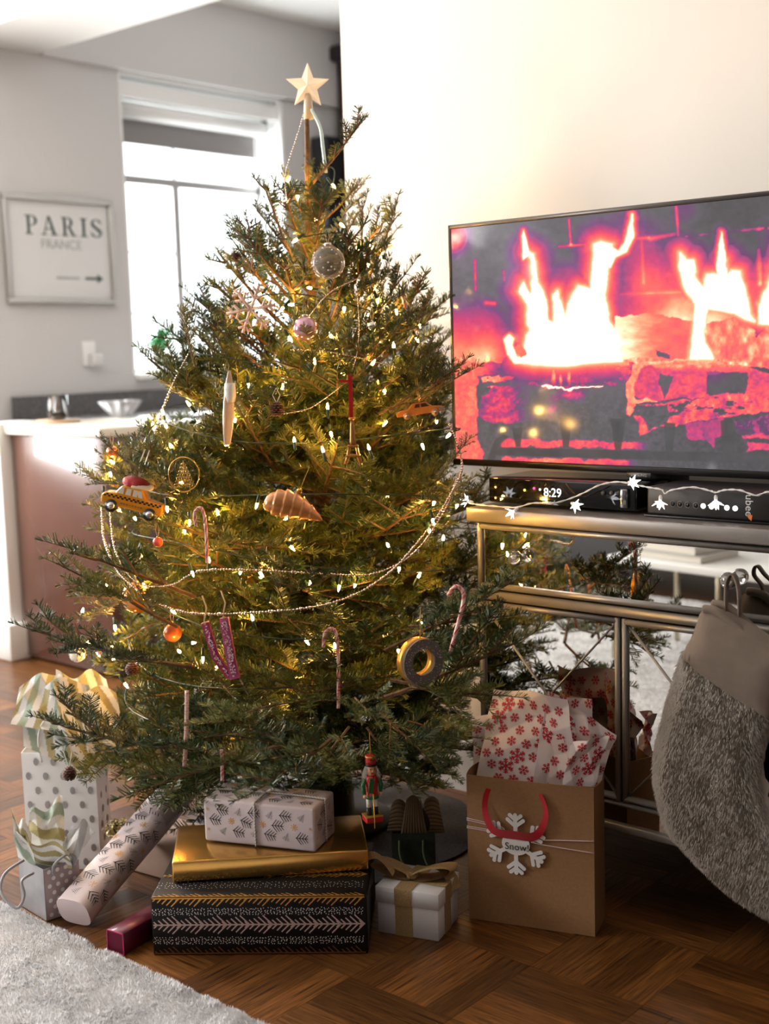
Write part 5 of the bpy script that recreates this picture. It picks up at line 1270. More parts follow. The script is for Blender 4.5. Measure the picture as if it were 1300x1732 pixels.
# --- dark green bag with striped knit
GB = np.array([-1.835, 2.095]); h1 = unit(np.array([.075, .06])); hh2 = np.array([-h1[1], h1[0]])
gt, GP = bag('gift_bag', 'small dark green gift bag behind the white gift box', GB, h1, .098, hh2, .06, .105, mat('dark_green_bag', lin(58, 68, 58), .5, noise=(60, .3)), None)
G3 = -np.array([hh2[0], hh2[1], 0.])
for u0 in (.018, .072): MB().tube(smooth_path([GP(u0, 0, .09)+G3*.002, GP(u0, 0, .06)+G3*.004, GP(u0+.01, 0, .03)+G3*.005, GP(u0+.028, 0, .018)+G3*.004]), .0028, 8).build('cord_handle', mat('olive_cord', lin(104, 112, 78), .6), gt)
kn = thing('knit_scarf', 'brown ribbed knit scarf bundled in the dark green bag', 'scarf', (GB[0], GB[1], .1)); KN2 = mat('knit_dark', lin(62, 52, 44), .9)
def knit(u0, u1, z0, z1, dirn, nr, y0, bulge):
    """a ribbed fold: ribs run up (dirn 0) or across (1)"""
    def f(u, v):
        w_ = u if dirn == 0 else v; rib = .0022*abs(math.sin(math.pi*nr*w_)); nar = 1-.45*v; uc = (u0+u1)/2; uu = uc+(u0+(u1-u0)*u-uc)*nar
        y = y0-bulge*math.sin(math.pi*min(1, .15+.85*v))-rib+.02*v; return GP(uu, y, z0+(z1-z0)*v*(1-.15*(2*u-1)**2))
    nu, nv = (nr*6, 12) if dirn == 0 else (14, nr*6); b = MB().grid(f, nu, nv); o = b.build('knit_fold', STRK, kn); dk, lt = lin(58, 46, 36), lin(150, 122, 90)
    colour(o, [lt if abs(math.sin(math.pi*nr*((i/nu) if dirn == 0 else (j/nv)))) > .45 else dk for j in range(nv+1) for i in range(nu+1)])
STRK = mat('knit_wool', (1, 1, 1), .9, vcol='paint', sheen=.2)
knit(-.012, .045, .002, .070, 1, 8, .030, .012); knit(.020, .082, .0, .082, 0, 9, .022, .018); knit(.062, .122, -.004, .074, 1, 9, .034, .014)
MB().ball(GP(.055, .050, .016), .032, 16, 10, (1.3, .5, 1.2)).build('inner_fold', KN2, kn)

# ------------------------------------------------------------------ mirrored console
PEW = mat('pewter', lin(150, 147, 143), .3, .35, noise=(30, .06)); SLAB = mat('brushed_grey', lin(128, 124, 120), .35, .45, noise=(20, .05)); MIR = mat('mirror', lin(226, 226, 222), .012, 1.0); DKB = mat('console_inside', lin(30, 28, 28), .6)
YC = 2.25; CX0 = -1.692; CX1 = -.235; DW = (CX1-CX0)/4; CD = .395
con = thing('console', 'mirrored silver console with drawers and crossed doors', 'console', ((CX0+CX1)/2, YC+.2, 0))
MB().rbox(((CX0+CX1)/2, YC+CD/2-.004, .829), (CX1-CX0+.044, CD+.012, .031), .003).build('top', SLAB, con, True)
MB().box(((CX0+CX1)/2, YC+CD/2+.008, .500), (CX1-CX0, CD-.016, .626)).build('carcass', DKB, con, True)
def hbar(x0, x1, z, r, nm='rail', y=YC, par=con, m_=PEW): return MB().tube([(x0, y, z), (x1, y, z)], r, 12).build(nm, m_, par, True)
def vbar(x, z0, z1, r, nm='stile', y=YC, par=con): return MB().tube([(x, y, z0), (x, y, z1)], r, 12).build(nm, PEW, par, True)
MB().tube([(CX0-.018, YC+.001, .6505), (CX1+.018, YC+.001, .6505)], .0105, 16).build('moulding', PEW, con, True)
KNB = mat('crystal_knob', (.96, .96, .96), .02, trans=.9, ior=1.5); CHR = mat('chrome', lin(220, 218, 216), .08, 1.0)
def framed(nm, x0, x1, z0, z1, r, knobs=(), cross=False):
    d = bpy.data.objects.new(nm, None); C.objects.link(d); d.parent = con; d.location = (0, 0, 0)
    wl = np.array(con.location)
    mb = lambda b, n, m_: b.build(n, m_, d, False, None)
    S = lambda p: tuple(np.array(p)-wl)
    def tb(p, q, rr): return MB().tube([S(p), S(q)], rr, 12)
    mb(MB().box(S(((x0+x1)/2, YC+.006, (z0+z1)/2)), (x1-x0-r, .006, z1-z0-r)), 'mirror_panel', MIR)
    for p, q in (((x0+r, YC, z0+r), (x1-r, YC, z0+r)), ((x0+r, YC, z1-r), (x1-r, YC, z1-r)), ((x0+r, YC, z0), (x0+r, YC, z1)), ((x1-r, YC, z0), (x1-r, YC, z1))): mb(tb(p, q, r), 'frame', PEW)
    if cross:
        for p, q in (((x0+.014, YC+.002, z1-.014), (x1-.014, YC+.002, z0+.014)), ((x0+.014, YC+.002, z0+.014), (x1-.014, YC+.002, z1-.014))): mb(tb(p, q, .0022), 'cross_bar', PEW)
    for kx, kz in knobs:
        k = MB().lathe([(.004, 0), (.004, .012), (.013, .016), (.0165, .024), (.0150, .032), (.009, .037), (.0, .038)], 20, S((kx, YC+.003, kz)), rotm('X', math.pi/2)); mb(k, 'knob', KNB)
        mb(MB().lathe([(.009, 0), (.008, .004), (.004, .006)], 16, S((kx, YC+.003, kz)), rotm('X', math.pi/2)), 'knob_base', CHR)
for i in range(2):
    a = CX0+2*DW*i; framed('drawer', a+.002, a+2*DW-.002, .665, .811, .0065, ((a+.118, .743), (a+2*DW-.118, .743)))
for i in range(4): framed('door', CX0+DW*i+.002, CX0+DW*(i+1)-.002, .2475, .637, .0065, (), True)
hbar(CX0, CX1, .2405, .0055, 'lower_rail'); 
MB().box(((CX0+CX1)/2, YC+.006, .214), (CX1-CX0, .006, .038)).build('base_mirror', MIR, con, True)
MB().rbox(((CX0+CX1)/2, YC+.004, .1885), (CX1-CX0+.01, .022, .017), .004).build('bottom_rail', PEW, con, True)
for x in (CX0+.02, CX1-.02):
    for y in (YC+.025, YC+CD-.025): MB().rbox((x, y, .0925), (.032, .032, .183), .004).build('leg', mat('dark_leg', lin(26, 25, 26), .4), con, True)
MB().box((CX0-.0008, YC+CD/2, .5), (.0016, CD-.02, .62)).build('side_mirror', MIR, con, True)

# ------------------------------------------------------------------ television with a log fire
TVY = 2.40; TL, TRt, TB, TT = -1.867, -.867, .9205, 1.4800
tv = thing('television', 'flat television showing a log fire, standing on the mirrored console', 'television', ((TL+TRt)/2, TVY+.03, .845))
BZ = mat('tv_bezel', lin(96, 92, 90), .3, .5); TVB = mat('tv_black', lin(22, 21, 22), .35)
SX0, SX1, SZ0, SZ1 = TL+.0085, TRt-.0085, TB+.0155, TT-.0095
MB().rbox(((TL+TRt)/2, TVY+.028, (TB+TT)/2), (TRt-TL-.004, .045, TT-TB-.004), .006).build('back_case', TVB, tv, True)
for c, d_ in ((((TL+TRt)/2, TVY, TT-.0045), (TRt-TL, .014, .009)), ((TL+.004, TVY, (TT+TB)/2), (.008, .014, TT-TB)), ((TRt-.004, TVY, (TT+TB)/2), (.008, .014, TT-TB))): MB().rbox(c, d_, .0015, n=1).build('bezel', BZ, tv, True)
MB().rbox(((TL+TRt)/2, TVY, TB+.0075), (TRt-TL, .014, .015), .0015, n=1).build('bezel', mat('tv_bezel_dark', lin(40, 38, 40), .3, .3), tv, True)
MB().rbox(((TL+TRt)/2, TVY-.0055, TB-.0035), (.058, .006, .011), .0015, n=1).build('logo_plate', mat('logo_plate', lin(110, 108, 108), .3, .6), tv, True)
put_text('lettering', 'SAMSUNG', .0085, mat('logo_white', lin(214, 214, 214), .4), tv, FACE_MY, np.array([(TL+TRt)/2, TVY-.0088, TB-.0035])-np.array(tv.location), .0002)
MB().rbox(((TL+TRt)/2, TVY+.085, .905), (.10, .085, .11), .006).build('stand_neck', TVB, tv, True); MB().rbox(((TL+TRt)/2, TVY+.165, .8500), (.44, .14, .009), .004).build('stand_base', TVB, tv, True)
# picture painted on a fine grid
NU, NV = 560, 316
U, V = np.meshgrid(np.linspace(0, 1, NU+1), np.linspace(0, 1, NV+1)); GXs = SX0+(SX1-SX0)*U; GZs = SZ0+(SZ1-SZ0)*V
Q = np.stack([GXs, np.full_like(GXs, TVY-.004), GZs], -1)-CO; dz = Q @ CC
# x,y of the picture as printed: a plain rectangle 0..1000 wide, measured on the screen itself
PXx = 650+FPX*(Q @ CA)/dz; PYy = 866-FPX*(Q @ CB)/dz
x, y = PXx, PYy
n1 = fbm(x/60, y/60, 1.0, 1, 5); n2 = fbm(x/18, y/18, 1.0, 2, 4); n3 = fbm(x/8, y/8, 1.0, 3, 3)
ss = lambda a, b_, v: np.clip((v-a)/(b_-a), 0, 1)**2*(3-2*np.clip((v-a)/(b_-a), 0, 1))
g = lambda cx, cy, sx, sy: np.exp(-((x-cx)/sx)**2-((y-cy)/sy)**2)
seg = lambda x0, y0, x1, y1: np.abs(poly_sd(x, y, [(x0, y0), (x1, y1), (x1+.1, y1+.1)]))
# heat of the picture, later turned into colour: grey, purple, red, orange, white
heat = .04+.10*(n1-.5)+.03*(n3-.5)
heat += .62*ss(470, 610, y)*ss(905, 820, x)*(.75+.5*n1); heat += .10*ss(690, 640, y)*ss(870, 800, x); heat += .62*g(768, 402, 20, 24)
heat += .56*ss(390, 490, y)*ss(1010, 1100, x)*(.7+.6*n1); heat += .30*g(1070, 400, 70, 50); heat += .34*g(960, 475, 60, 50)*(.6+.8*n1); heat += .22*ss(480, 560, y)*ss(1000, 1060, x); heat -= .25*g(1200, 410, 50, 26); heat -= .12*g(1275, 430, 40, 50); heat += .22*g(1160, 350, 24, 34)
for (x0, y0, x1, y1, w, k) in ((803, 440, 804, 490, 2.5, .4), (851, 458, 853, 474, 3, .4), (822, 512, 836, 513, 4, .4), (945, 417, 1010, 412, 3, .45), (962, 372, 965, 412, 3, .45), (1068, 404, 1096, 402, 3, .3), (1085, 408, 1088, 478, 3, .15), (1100, 404, 1140, 396, 4, .3), (1160, 400, 1290, 386, 3.5, .4), (1143, 350, 1147, 398, 3, .35), (1282, 390, 1285, 480, 5, .3), (1035, 498, 1150, 494, 3, .12), (1300, 386, 1760, 336, 4, .4), (1500, 338, 1504, 470, 4, .35), (1630, 350, 1633, 480, 4, .3)):
    heat += k*np.exp(-(seg(x0, y0, x1, y1)/w)**2)*(.5+n2)
def region(poly, h_, mix=1.0, soft=1.5):
    global heat
    m_ = mix*ss(soft, -soft, poly_sd(x+14*(n2-.5), y+12*(n4-.5), poly)); heat = heat*(1-m_)+h_*m_
n4 = fbm(x/13+7, y/13, 1.0, 9, 4); lt = fbm(x/22, y/10, 1, 41, 5); lt2 = fbm(x/9, y/14, 1, 42, 4); lt3 = fbm(x/5, y/5, 1, 43, 3)
# back logs in the glow
region([(1035, 612), (1040, 535), (1100, 530), (1185, 545), (1185, 606)], .95-.30*ss(1040, 1130, x)+.22*(lt-.5)); region([(1185, 612), (1196, 545), (1260, 536), (1300, 548), (1420, 556), (1500, 640), (1290, 640)], .74+.5*(lt2-.5)); region([(1268, 548), (1286, 544), (1292, 556), (1280, 570)], .02); region([(1106, 592), (1134, 598), (1132, 604), (1110, 601)], .1)
# bed below
region([(700, 612), (1000, 612), (1800, 640), (1800, 900), (700, 900)], .62*ss(880, 800, x)+.06, ss(.2, .5, ss(900, 830, x)+1.0*(x > 860)))
region([(808, 640), (830, 634), (1000, 612), (1300, 625), (1800, 640), (1800, 900), (840, 900), (805, 720)], .05+.04*n1)
# left logs
region([(820, 652), (812, 641), (850, 630), (905, 620), (1060, 610), (1070, 652), (1010, 652), (915, 656), (860, 668)], .40+.40*ss(880, 830, x)+.35*ss(640, 616, y)-.75*ss(.42, .60, lt)*ss(612, 634, y))
region([(806, 702), (816, 668), (838, 652), (905, 652), (1062, 655), (1068, 676), (1060, 706), (1000, 706), (900, 712), (840, 716), (812, 708)], .07+.42*ss(915, 850, x)*(.4+1.1*lt)+.5*g(968, 668, 22, 9)+.30*g(935, 690, 10, 18)+.10*(lt3-.5))
region([(915, 652), (960, 654), (1022, 650), (1022, 653), (965, 658), (918, 656)], 1.1)
for c_ in ((936, 634, 6, 20), (962, 636, 5, 18), (948, 640, 4, 14)): heat = np.maximum(heat, .85*g(*c_))
# right logs
region([(1058, 660), (1066, 618), (1080, 608), (1100, 612), (1180, 610), (1260, 620), (1300, 632), (1560, 650), (1560, 690), (1300, 668), (1120, 676)], .54+.25*ss(632, 612, y)+.35*(lt-.5)); region([(1194, 628), (1240, 630), (1264, 632), (1260, 664), (1196, 668)], .04+.10*lt3, .95); region([(1114, 632), (1138, 634), (1132, 655), (1122, 674), (1116, 650)], .06+.1*lt3, .9)
region([(1058, 700), (1060, 650), (1068, 620), (1078, 612), (1084, 622), (1074, 660), (1078, 690), (1064, 704)], .76); region([(1075, 668), (1077, 642), (1086, 622), (1098, 617), (1112, 634), (1120, 676), (1095, 678)], .50-.04*ss(1090, 1110, x)); region([(1072, 672), (1095, 674), (1118, 678), (1075, 684)], .80)
region([(1070, 688), (1130, 680), (1200, 672), (1300, 660), (1560, 635), (1560, 680), (1300, 697), (1180, 712), (1100, 728), (1084, 740)], .60+.45*(lt2-.5)-.5*ss(.6, .7, lt)); region([(1082, 692), (1128, 684), (1126, 714), (1096, 728)], .03+.12*lt3, .9)
region([(1160, 716), (1225, 706), (1222, 738), (1206, 742), (1204, 758), (1190, 744), (1165, 742)], .40); region([(1240, 712), (1300, 702), (1560, 690), (1560, 725), (1300, 735), (1245, 732)], .30+.3*(lt2-.5))
# embers and grate
region([(850, 742), (1110, 748), (1110, 760), (850, 756)], (.55+.25*(lt2-.5))*ss(1110, 1060, x)+.05); region([(848, 772), (1090, 778), (1090, 792), (848, 784)], (.58+.5*(lt-.5))*ss(1090, 1040, x)+.05); region([(1260, 748), (1420, 754), (1420, 768), (1262, 762)], .5)
region([(1250, 735), (1420, 728), (1420, 736), (1252, 741)], .52)
grate = np.zeros_like(x)
for P_ in ([(842, 756), (1300, 768), (1800, 790), (1800, 806), (1300, 784), (838, 770)], [(824, 778), (836, 745), (850, 734), (860, 738), (846, 752), (836, 778)], [(866, 724), (884, 724), (880, 756), (872, 756)], [(946, 706), (966, 708), (962, 757), (952, 757)], [(1032, 708), (1058, 708), (1050, 762), (1040, 762)], [(1122, 714), (1142, 716), (1138, 764), (1126, 764)], [(1218, 712), (1234, 706), (1244, 716), (1240, 766), (1222, 766)], [(1330, 706), (1352, 708), (1348, 770), (1334, 770)], [(1450, 706), (1472, 708), (1468, 776), (1454, 776)], [(1580, 706), (1602, 708), (1598, 780), (1584, 780)]): grate = np.maximum(grate, ss(1.2, -1.2, poly_sd(x, y, P_)))
heat = heat+.26*(lt3-.5)*(y > 605)+.10*(lt2-.5)*(y > 605)
def flame(poly, warp=8, soft=24, top=.84):
    global heat
    d_ = poly_sd(x+warp*(n2-.5)*1.6, y+warp*(n1-.5)*1.4, poly)-2.5; f_ = np.where(d_ > 0, top*np.exp(-np.maximum(d_, 0)/soft), top+(1.15-top)*np.clip(-d_/5, 0, 1)); heat = np.maximum(heat, f_)
flame([(872, 612), (888, 596), (894, 560), (892, 512), (880, 492), (886, 478), (898, 500), (902, 492), (898, 440), (893, 428), (900, 432), (910, 480), (922, 510), (926, 540), (940, 545), (937, 498), (942, 492), (952, 520), (958, 540), (966, 500), (976, 484), (1000, 490), (1003, 440), (1004, 412), (1016, 407), (1034, 412), (1026, 440), (1022, 500), (1030, 545), (1048, 570), (1050, 612), (950, 617), (900, 618)], 6)
flame([(1006, 424), (1016, 408), (1036, 420), (1046, 426), (1056, 412), (1064, 385), (1069, 362), (1068, 400), (1058, 424), (1038, 432), (1030, 450)], 4, 9)
flame([(884, 440), (882, 400), (885, 390), (892, 415), (897, 432)], 3, 7, .62)
flame([(1165, 608), (1172, 570), (1174, 515), (1160, 490), (1150, 455), (1150, 428), (1158, 440), (1170, 440), (1176, 470), (1188, 490), (1196, 465), (1206, 464), (1218, 470), (1226, 440), (1228, 470), (1236, 458), (1250, 460), (1258, 495), (1268, 530), (1276, 542), (1240, 528), (1196, 522), (1190, 560), (1192, 580), (1205, 608)], 5)
flame([(1212, 470), (1214, 420), (1219, 392), (1226, 430), (1230, 465)], 4, 8, .66); flame([(1284, 545), (1284, 515), (1300, 480), (1330, 410), (1350, 450), (1375, 500), (1440, 430), (1470, 520), (1480, 560), (1380, 556)])
flame([(853, 575), (862, 568), (868, 574), (864, 585), (872, 604), (884, 614), (870, 614), (858, 598)], 3, 7); region([(868, 588), (884, 580), (892, 600), (880, 606)], .68)
stops = [-1, .0, .14, .27, .42, .55, .68, .80, .92, 1.05, 3]
cr = np.array([lin(*c) for c in ((78, 76, 78), (84, 82, 84), (96, 92, 98), (112, 70, 116), (190, 62, 112), (232, 76, 94), (246, 108, 92), (252, 158, 118), (255, 220, 176), (255, 252, 240), (255, 255, 250))])
img = np.stack([np.interp(heat, stops, cr[:, k]) for k in range(3)], -1)
tone = (.80+.25*n3)*(1.0+.35*ss(1000, 780, x)*ss(560, 420, y)*(heat < .35)-.25*ss(1000, 1250, x)*(heat < .3))  # dark parts lighter at top left, dimmer right: screen glare put into the picture
tone = tone*(1-ss(.7, .95, heat))+1.05*ss(.7, .95, heat); img *= tone[..., None]; gm = (grate*.93)[..., None]; img = img*(1-gm)+np.array(lin(72, 71, 73))*(.7+.5*n2)[..., None]*gm
vs = np.stack([GXs, np.full_like(GXs, TVY-.0045), GZs], -1).reshape(-1, 3)
b = MB(); b.v = vs.tolist(); idx = np.arange((NU+1)*(NV+1)).reshape(NV+1, NU+1)
b.f = np.stack([idx[:-1, :-1], idx[:-1, 1:], idx[1:, 1:], idx[1:, :-1]], -1).reshape(-1, 4).tolist(); b.sm = [False]*len(b.f)
SCR = mat('tv_screen', (.02, .02, .02), .12, spec=.5); nt = SCR.node_tree; at = nt.nodes.new('ShaderNodeAttribute'); at.attribute_name = 'paint'; bs = nt.nodes['Principled BSDF']; nt.links.new(at.outputs['Color'], bs.inputs['Emission Color']); bs.inputs['Emission Strength'].default_value = 1.2; SCR.cycles.emission_sampling = 'NONE'
o = b.build('screen', SCR, tv, True); colour(o, img.reshape(-1, 3))

# ------------------------------------------------------------------ set-top box, router
GBK = mat('gloss_black_box', lin(22, 21, 23), .12, coat=.5); MBK = mat('matte_black_box', lin(38, 37, 38), .45)
stb = thing('set_top_box', 'glossy black set-top box with clock showing 8:29', 'set-top box', (-1.51, 2.42, .8455))
MB().rbox((-1.51, 2.389, .879), (.376, .168, .056), .004).build('case', GBK, stb, True)
MB().box((-1.51, 2.3040, .879), (.37, .002, .050)).build('front_panel', mat('stb_front', lin(14, 13, 15), .06, coat=.8), stb, True)
ps = lambda x_, y_, Y_=2.3025: onY(x_, y_, Y_)-np.array(stb.location)
put_text('clock_digits', '8:29', .027, mat('clock_white', (1, 1, 1), .4, emit=(.9, .95, 1), estr=2.2), stb, FACE_MY, ps(934, 834), .0002)
for (xx, yy, c_, e_s) in ((887, 829, (1, .85, .1), 2), (903, 826, (1, .05, .25), 2.5), (838, 824, (1, .6, .3), .8), (913, 828, (1, 1, 1), 1.0), (838, 842, (1, .7, .1), .7)):
    p = ps(xx, yy); MB().tube([p, p+np.array([0, -.001, 0])], .0028, 10).build('led', mat('led_%d' % xx, c_, .4, emit=c_, estr=e_s), stb)
for xx in (1020, 1034, 1046): p = ps(xx, 834); MB().tube([p, p+np.array([0, -.002, 0])], .005, 14).build('button', mat('button_grey', lin(70, 70, 72), .3), stb)
MB().rbox((-1.348, 2.300, .878), (.018, .01, .04), .003).build('side_trim', mat('chrome_dark', lin(130, 128, 130), .15, .9), stb, True)
for sx in (-.16, .16): MB().lathe([(.012, 0), (.012, .006)], 12, (sx, -.02, 0)).build('foot', MBK, stb)
rt = thing('router', 'black router with round indicator lights on the console', 'router', (-1.14, 2.40, .8455))
MB().rbox((-1.155, 2.365, .8785), (.275, .145, .058), .006).build('case', MBK, rt, True); MB().rbox((-1.155, 2.365, .8478), (.285, .15, .004), .001).build('foot_plate', TVB, rt, True)
pr = lambda x_, y_, Y_=2.2925: onY(x_, y_, Y_)-np.array(rt.location)
for (xx, lit) in ((1138, 0), (1150, 0), (1163, 0), (1177, 0), (1189, 1), (1203, 1), (1229, 1), (1243, 1)):
    p = pr(xx, 852+(xx-1138)*.075); MB().tube([p, p+np.array([0, -.0012, 0])], .0052, 16).build('indicator', mat('lamp_on', (1, 1, 1), .4, emit=(1, .98, .95), estr=2.5) if lit else mat('lamp_off', lin(30, 30, 32), .2), rt)
    if not lit: MB().tube([p+np.array([.0058*math.cos(a), -.0008, .0058*math.sin(a)]) for a in np.linspace(0, 6.283, 17)[:-1]], .0007, 5, closed=True).build('indicator_ring', mat('ring_grey', lin(120, 118, 118), .4), rt)
put_text('lettering', 'ubee', .022, mat('print_light', lin(210, 210, 210), .5), rt, FACE_MY @ rotm('Z', -R90), pr(1266, 855), .0001)
p = pr(1267, 876); MB().add([p+np.array(q) for q in ((-.006, -.0002, .005), (.006, -.0002, .006), (.004, -.0002, -.006), (-.001, -.0002, -.002))], [(0, 1, 2, 3)]).build('orange_mark', mat('orange_mark', lin(226, 120, 50), .5), rt)

# ------------------------------------------------------------------ white fairy lights along the console top
fl = thing('fairy_lights', 'string of white flower fairy lights draped along the console top', 'string lights', (-1.3, 2.26, .85))
fo = np.array(fl.location); q = lambda x_, y_, Y_=2.262: onY(x_, y_, Y_)
W1 = mat('fairy_glow', (1, 1, 1), .3, emit=(.93, .97, 1.0), estr=4.0); W2m = mat('fairy_wire', lin(232, 232, 230), .35); W3m = mat('fairy_socket', lin(226, 226, 226), .4, trans=.2)
path = [(783, 846), (800, 852), (835, 856), (873, 858), (900, 851), (935, 851), (965, 843), (990, 832), (1015, 820), (1045, 815), (1075, 820), (1095, 824), (1118, 828), (1124, 835), (1135, 829), (1170, 824), (1200, 830), (1210, 833), (1224, 829), (1250, 829), (1278, 838), (1300, 832), (1340, 840), (1400, 842)]
P = smooth_path([q(*k, 2.24 if k[1] > 849 else 2.262) for k in path], 5)
for ph in (0, math.pi):
    tw_ = []
    for i, p in enumerate(P): a = i*1.1+ph; tw_.append(p+np.array([0, math.cos(a), math.sin(a)])*.0011-fo)
    MB().tube(tw_, .0011, 5).build('wire', W2m, fl)
for (x0, y0, x1, y1) in ((800, 850, 788, 846), (876, 860, 855, 872), (966, 851, 998, 866), (1062, 816, 1096, 814), (1117, 838, 1113, 872), (1210, 838, 1210, 872)):
    a = q(x0, y0, 2.236); b_ = q(x1, y1, 2.228); d = unit(unit(b_-a)+np.array([.25, -.45, 0])); L = np.linalg.norm(b_-a); M = np.array(Vector((0, 0, 1)).rotation_difference(Vector(d)).to_matrix())
    fb = MB().lathe([(.0025, 0), (.0036, .003), (.0034, .012), (.0022, .014)], 10, a-fo, M).build('flower_bulb', W3m, fl)
    b = MB()
    for k in range(6):
        an = k*math.pi/3+.35; u = np.array([math.cos(an), math.sin(an), 0]); w = np.array([-math.sin(an), math.cos(an), 0])
        pts = [np.array([0, 0, .012])+w*.0012, np.array([0, 0, .012])-w*.0012, u*.006+w*-.0034+np.array([0, 0, .017]), u*.0150+np.array([0, 0, .021+.003*(k % 2)]), u*.006+w*.0034+np.array([0, 0, .017])]
        b.add([a-fo+M @ p for p in pts], [(0, 1, 2, 3, 4)])
    b.lathe([(.001, .010), (.0042, .015), (.0034, .024), (.0004, .032)], 8, a-fo, M)
    o = b.build('petals', W1, fb); sd = o.modifiers.new('t', 'SOLIDIFY'); sd.thickness = .0006

# ------------------------------------------------------------------ stocking hung on the drawer knob
sk = thing('stocking', 'grey fur Christmas stocking with taupe cuff hanging on the console knob', 'stocking', (-1.08, 2.19, .2))
so_ = np.array(sk.location); SY = 2.175
out = [(1160, 1095), (1128, 1200), (1112, 1270), (1112, 1320), (1130, 1390), (1165, 1435), (1215, 1485), (1262, 1522), (1330, 1560), (1420, 1590), (1490, 1585), (1500, 1530), (1440, 1470), (1370, 1430), (1310, 1395), (1290, 1340), (1288, 1290), (1302, 1225), (1320, 1180)]
O2 = [onY(x_, y_, SY) for x_, y_ in out]; O2 = smooth_path(O2+[O2[0]], 4)[:-1]; poly = np.array([(p[0], p[2]) for p in O2]); cxz = poly.mean(0)
def inflate(poly, y0, th, name, material, par, rings=7):
    """a cushion-like solid from an outline in the x,z plane"""
    x0, z0 = poly.min(0); x1, z1 = poly.max(0); nx, nz = 60, 80; gx, gz = np.meshgrid(np.linspace(x0, x1, nx), np.linspace(z0, z1, nz))
    sd_ = poly_sd(gx, gz, poly); 
    bm = bmesh.new(); n = len(poly); cur = [bm.verts.new((p[0], y0, p[1])) for p in poly]
    bm.faces.new(cur); bmesh.ops.triangulate(bm, faces=bm.faces[:])
    for _ in range(4): bmesh.ops.subdivide_edges(bm, edges=[e for e in bm.edges if e.calc_length() > .022], cuts=1, use_grid_fill=False); bmesh.ops.triangulate(bm, faces=bm.faces[:])
    bm.verts.index_update(); co = np.array([v.co for v in bm.verts]); d = np.maximum(0, -poly_sd(co[:, 0], co[:, 2], poly)); t_ = th*np.sqrt(np.clip(1-(1-np.minimum(1, d/.06))**2, 0, 1))
    F_ = [[v.index for v in f.verts] for f in bm.faces]; bm.free(); m = len(co)
    fr_ = co.copy(); fr_[:, 1] = y0-t_; bk = co.copy(); bk[:, 1] = y0+t_*.6
    b = MB(); b.add(np.vstack([fr_, bk]), F_+[[m+i for i in f[::-1]] for f in F_], True); return b.build(name, material, par, True), fr_
FUR = mat('grey_fur', lin(188, 180, 170), .95, noise=(18, .10), sheen=.1)
leg, fr_ = inflate(poly, SY, .034, 'fur_leg', FUR, sk)
N = 70000; x0, z0 = poly.min(0); x1, z1 = poly.max(0); xs = rng.uniform(x0, x1, N); zs = rng.uniform(z0, z1, N); sdv = poly_sd(xs, zs, poly); kp = sdv < -.0005; xs = xs[kp]; zs = zs[kp]; sdv = -sdv[kp]; n = len(xs)
yt = SY-.034*np.sqrt(np.clip(1-(1-np.minimum(1, sdv/.06))**2, 0, 1)); e_ = .004
gxx = (poly_sd(xs+e_, zs, poly)-poly_sd(xs-e_, zs, poly))/(2*e_); gzz = (poly_sd(xs, zs+e_, poly)-poly_sd(xs, zs-e_, poly))/(2*e_); k_ = np.clip(1-sdv/.04, 0, 1)
sw = fbm(xs*1+5, zs*1+5, 11, 12, 3)*7; ln = rng.uniform(.008, .013, n)
dirs = np.c_[.3*np.cos(sw)+gxx*k_*.8+rng.normal(0, .2, n)+.15, -.38*(1-k_)-.1+rng.normal(0, .12, n), -.85+.15*np.sin(sw)+gzz*k_*.7+rng.normal(0, .2, n)]; dirs /= np.linalg.norm(dirs, axis=1)[:, None]
bs_ = np.c_[xs, yt+.001, zs]; wv = np.cross(dirs, np.array([0, 1., 0])); wv /= np.linalg.norm(wv, axis=1)[:, None]+1e-9; wv *= .0006; mid = bs_+dirs*(ln*.55)[:, None]+np.array([0, -.004, 0]); tip = bs_+dirs*ln[:, None]+np.array([0, -.003, -.003])
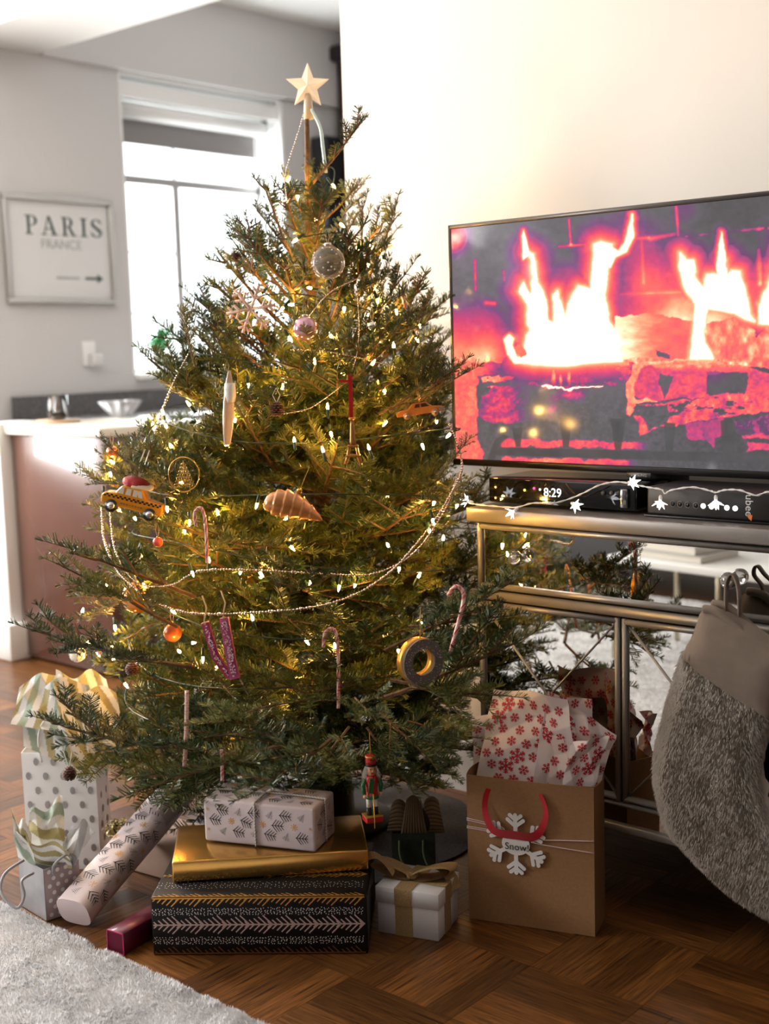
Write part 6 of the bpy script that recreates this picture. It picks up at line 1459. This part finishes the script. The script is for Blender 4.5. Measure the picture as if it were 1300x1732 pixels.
vv = np.stack([bs_-wv, bs_+wv, mid+wv*.8, tip, mid-wv*.8], 1); b = MB(); b.v = vv.reshape(-1, 3).tolist(); b.f = np.arange(n*5).reshape(-1, 5).tolist(); b.sm = [False]*n
stuff(b.build('fur', FUR, leg, True)); leg.children[0].location = (0, 0, 0)
for ch in leg.children:
    me = ch.data; v = np.zeros(len(me.vertices)*3); me.vertices.foreach_get('co', v); v = v.reshape(-1, 3)
    if np.abs(v).mean() > 0: v = np.array(vv.reshape(-1, 3))-so_; me.vertices.foreach_set('co', v.ravel()); me.update()
TP = mat('taupe_velvet', lin(120, 106, 94), .9, sheen=.15, noise=(40, .08))
cuff = [(1186, 1030), (1172, 1070), (1154, 1112), (1190, 1148), (1240, 1185), (1310, 1224), (1335, 1170), (1345, 1110), (1300, 1075), (1250, 1045), (1210, 1028)]
CP = [onY(x_, y_, SY-.01) for x_, y_ in cuff]; CP = smooth_path(CP+[CP[0]], 4)[:-1]; cpoly = np.array([(p[0], p[2]) for p in CP])
inflate(cpoly, SY-.006, .042, 'cuff', TP, sk)
rim = [onY(x_, y_, SY-.02) for x_, y_ in ((1190, 1030), (1212, 1034), (1240, 1056), (1275, 1086), (1310, 1112), (1350, 1135))]
MB().tube(smooth_path(rim, 5), .0085, 8).build('cuff_rim', TP, sk, True)
rim2 = [p+np.array([.006, .024, .006]) for p in rim]; MB().tube(smooth_path(rim2, 5), .0085, 8).build('cuff_rim', TP, sk, True)
lp_ = [onY(1232, 1046, SY), onY(1229, 1015, SY), onY(1230, 988, SY+.02), onY(1238, 972, SY+.025), onY(1246, 988, SY+.02), onY(1249, 1015, SY), onY(1250, 1048, SY)]
b = MB(); P = smooth_path(lp_, 5); vs = []
for p in P: vs += [p+np.array([0, -.007, 0]), p+np.array([0, .007, 0])]
o = b.add(vs, [(2*i, 2*i+1, 2*i+3, 2*i+2) for i in range(len(P)-1)], True).build('hanging_loop', TP, sk, True); sd = o.modifiers.new('t', 'SOLIDIFY'); sd.thickness = .003
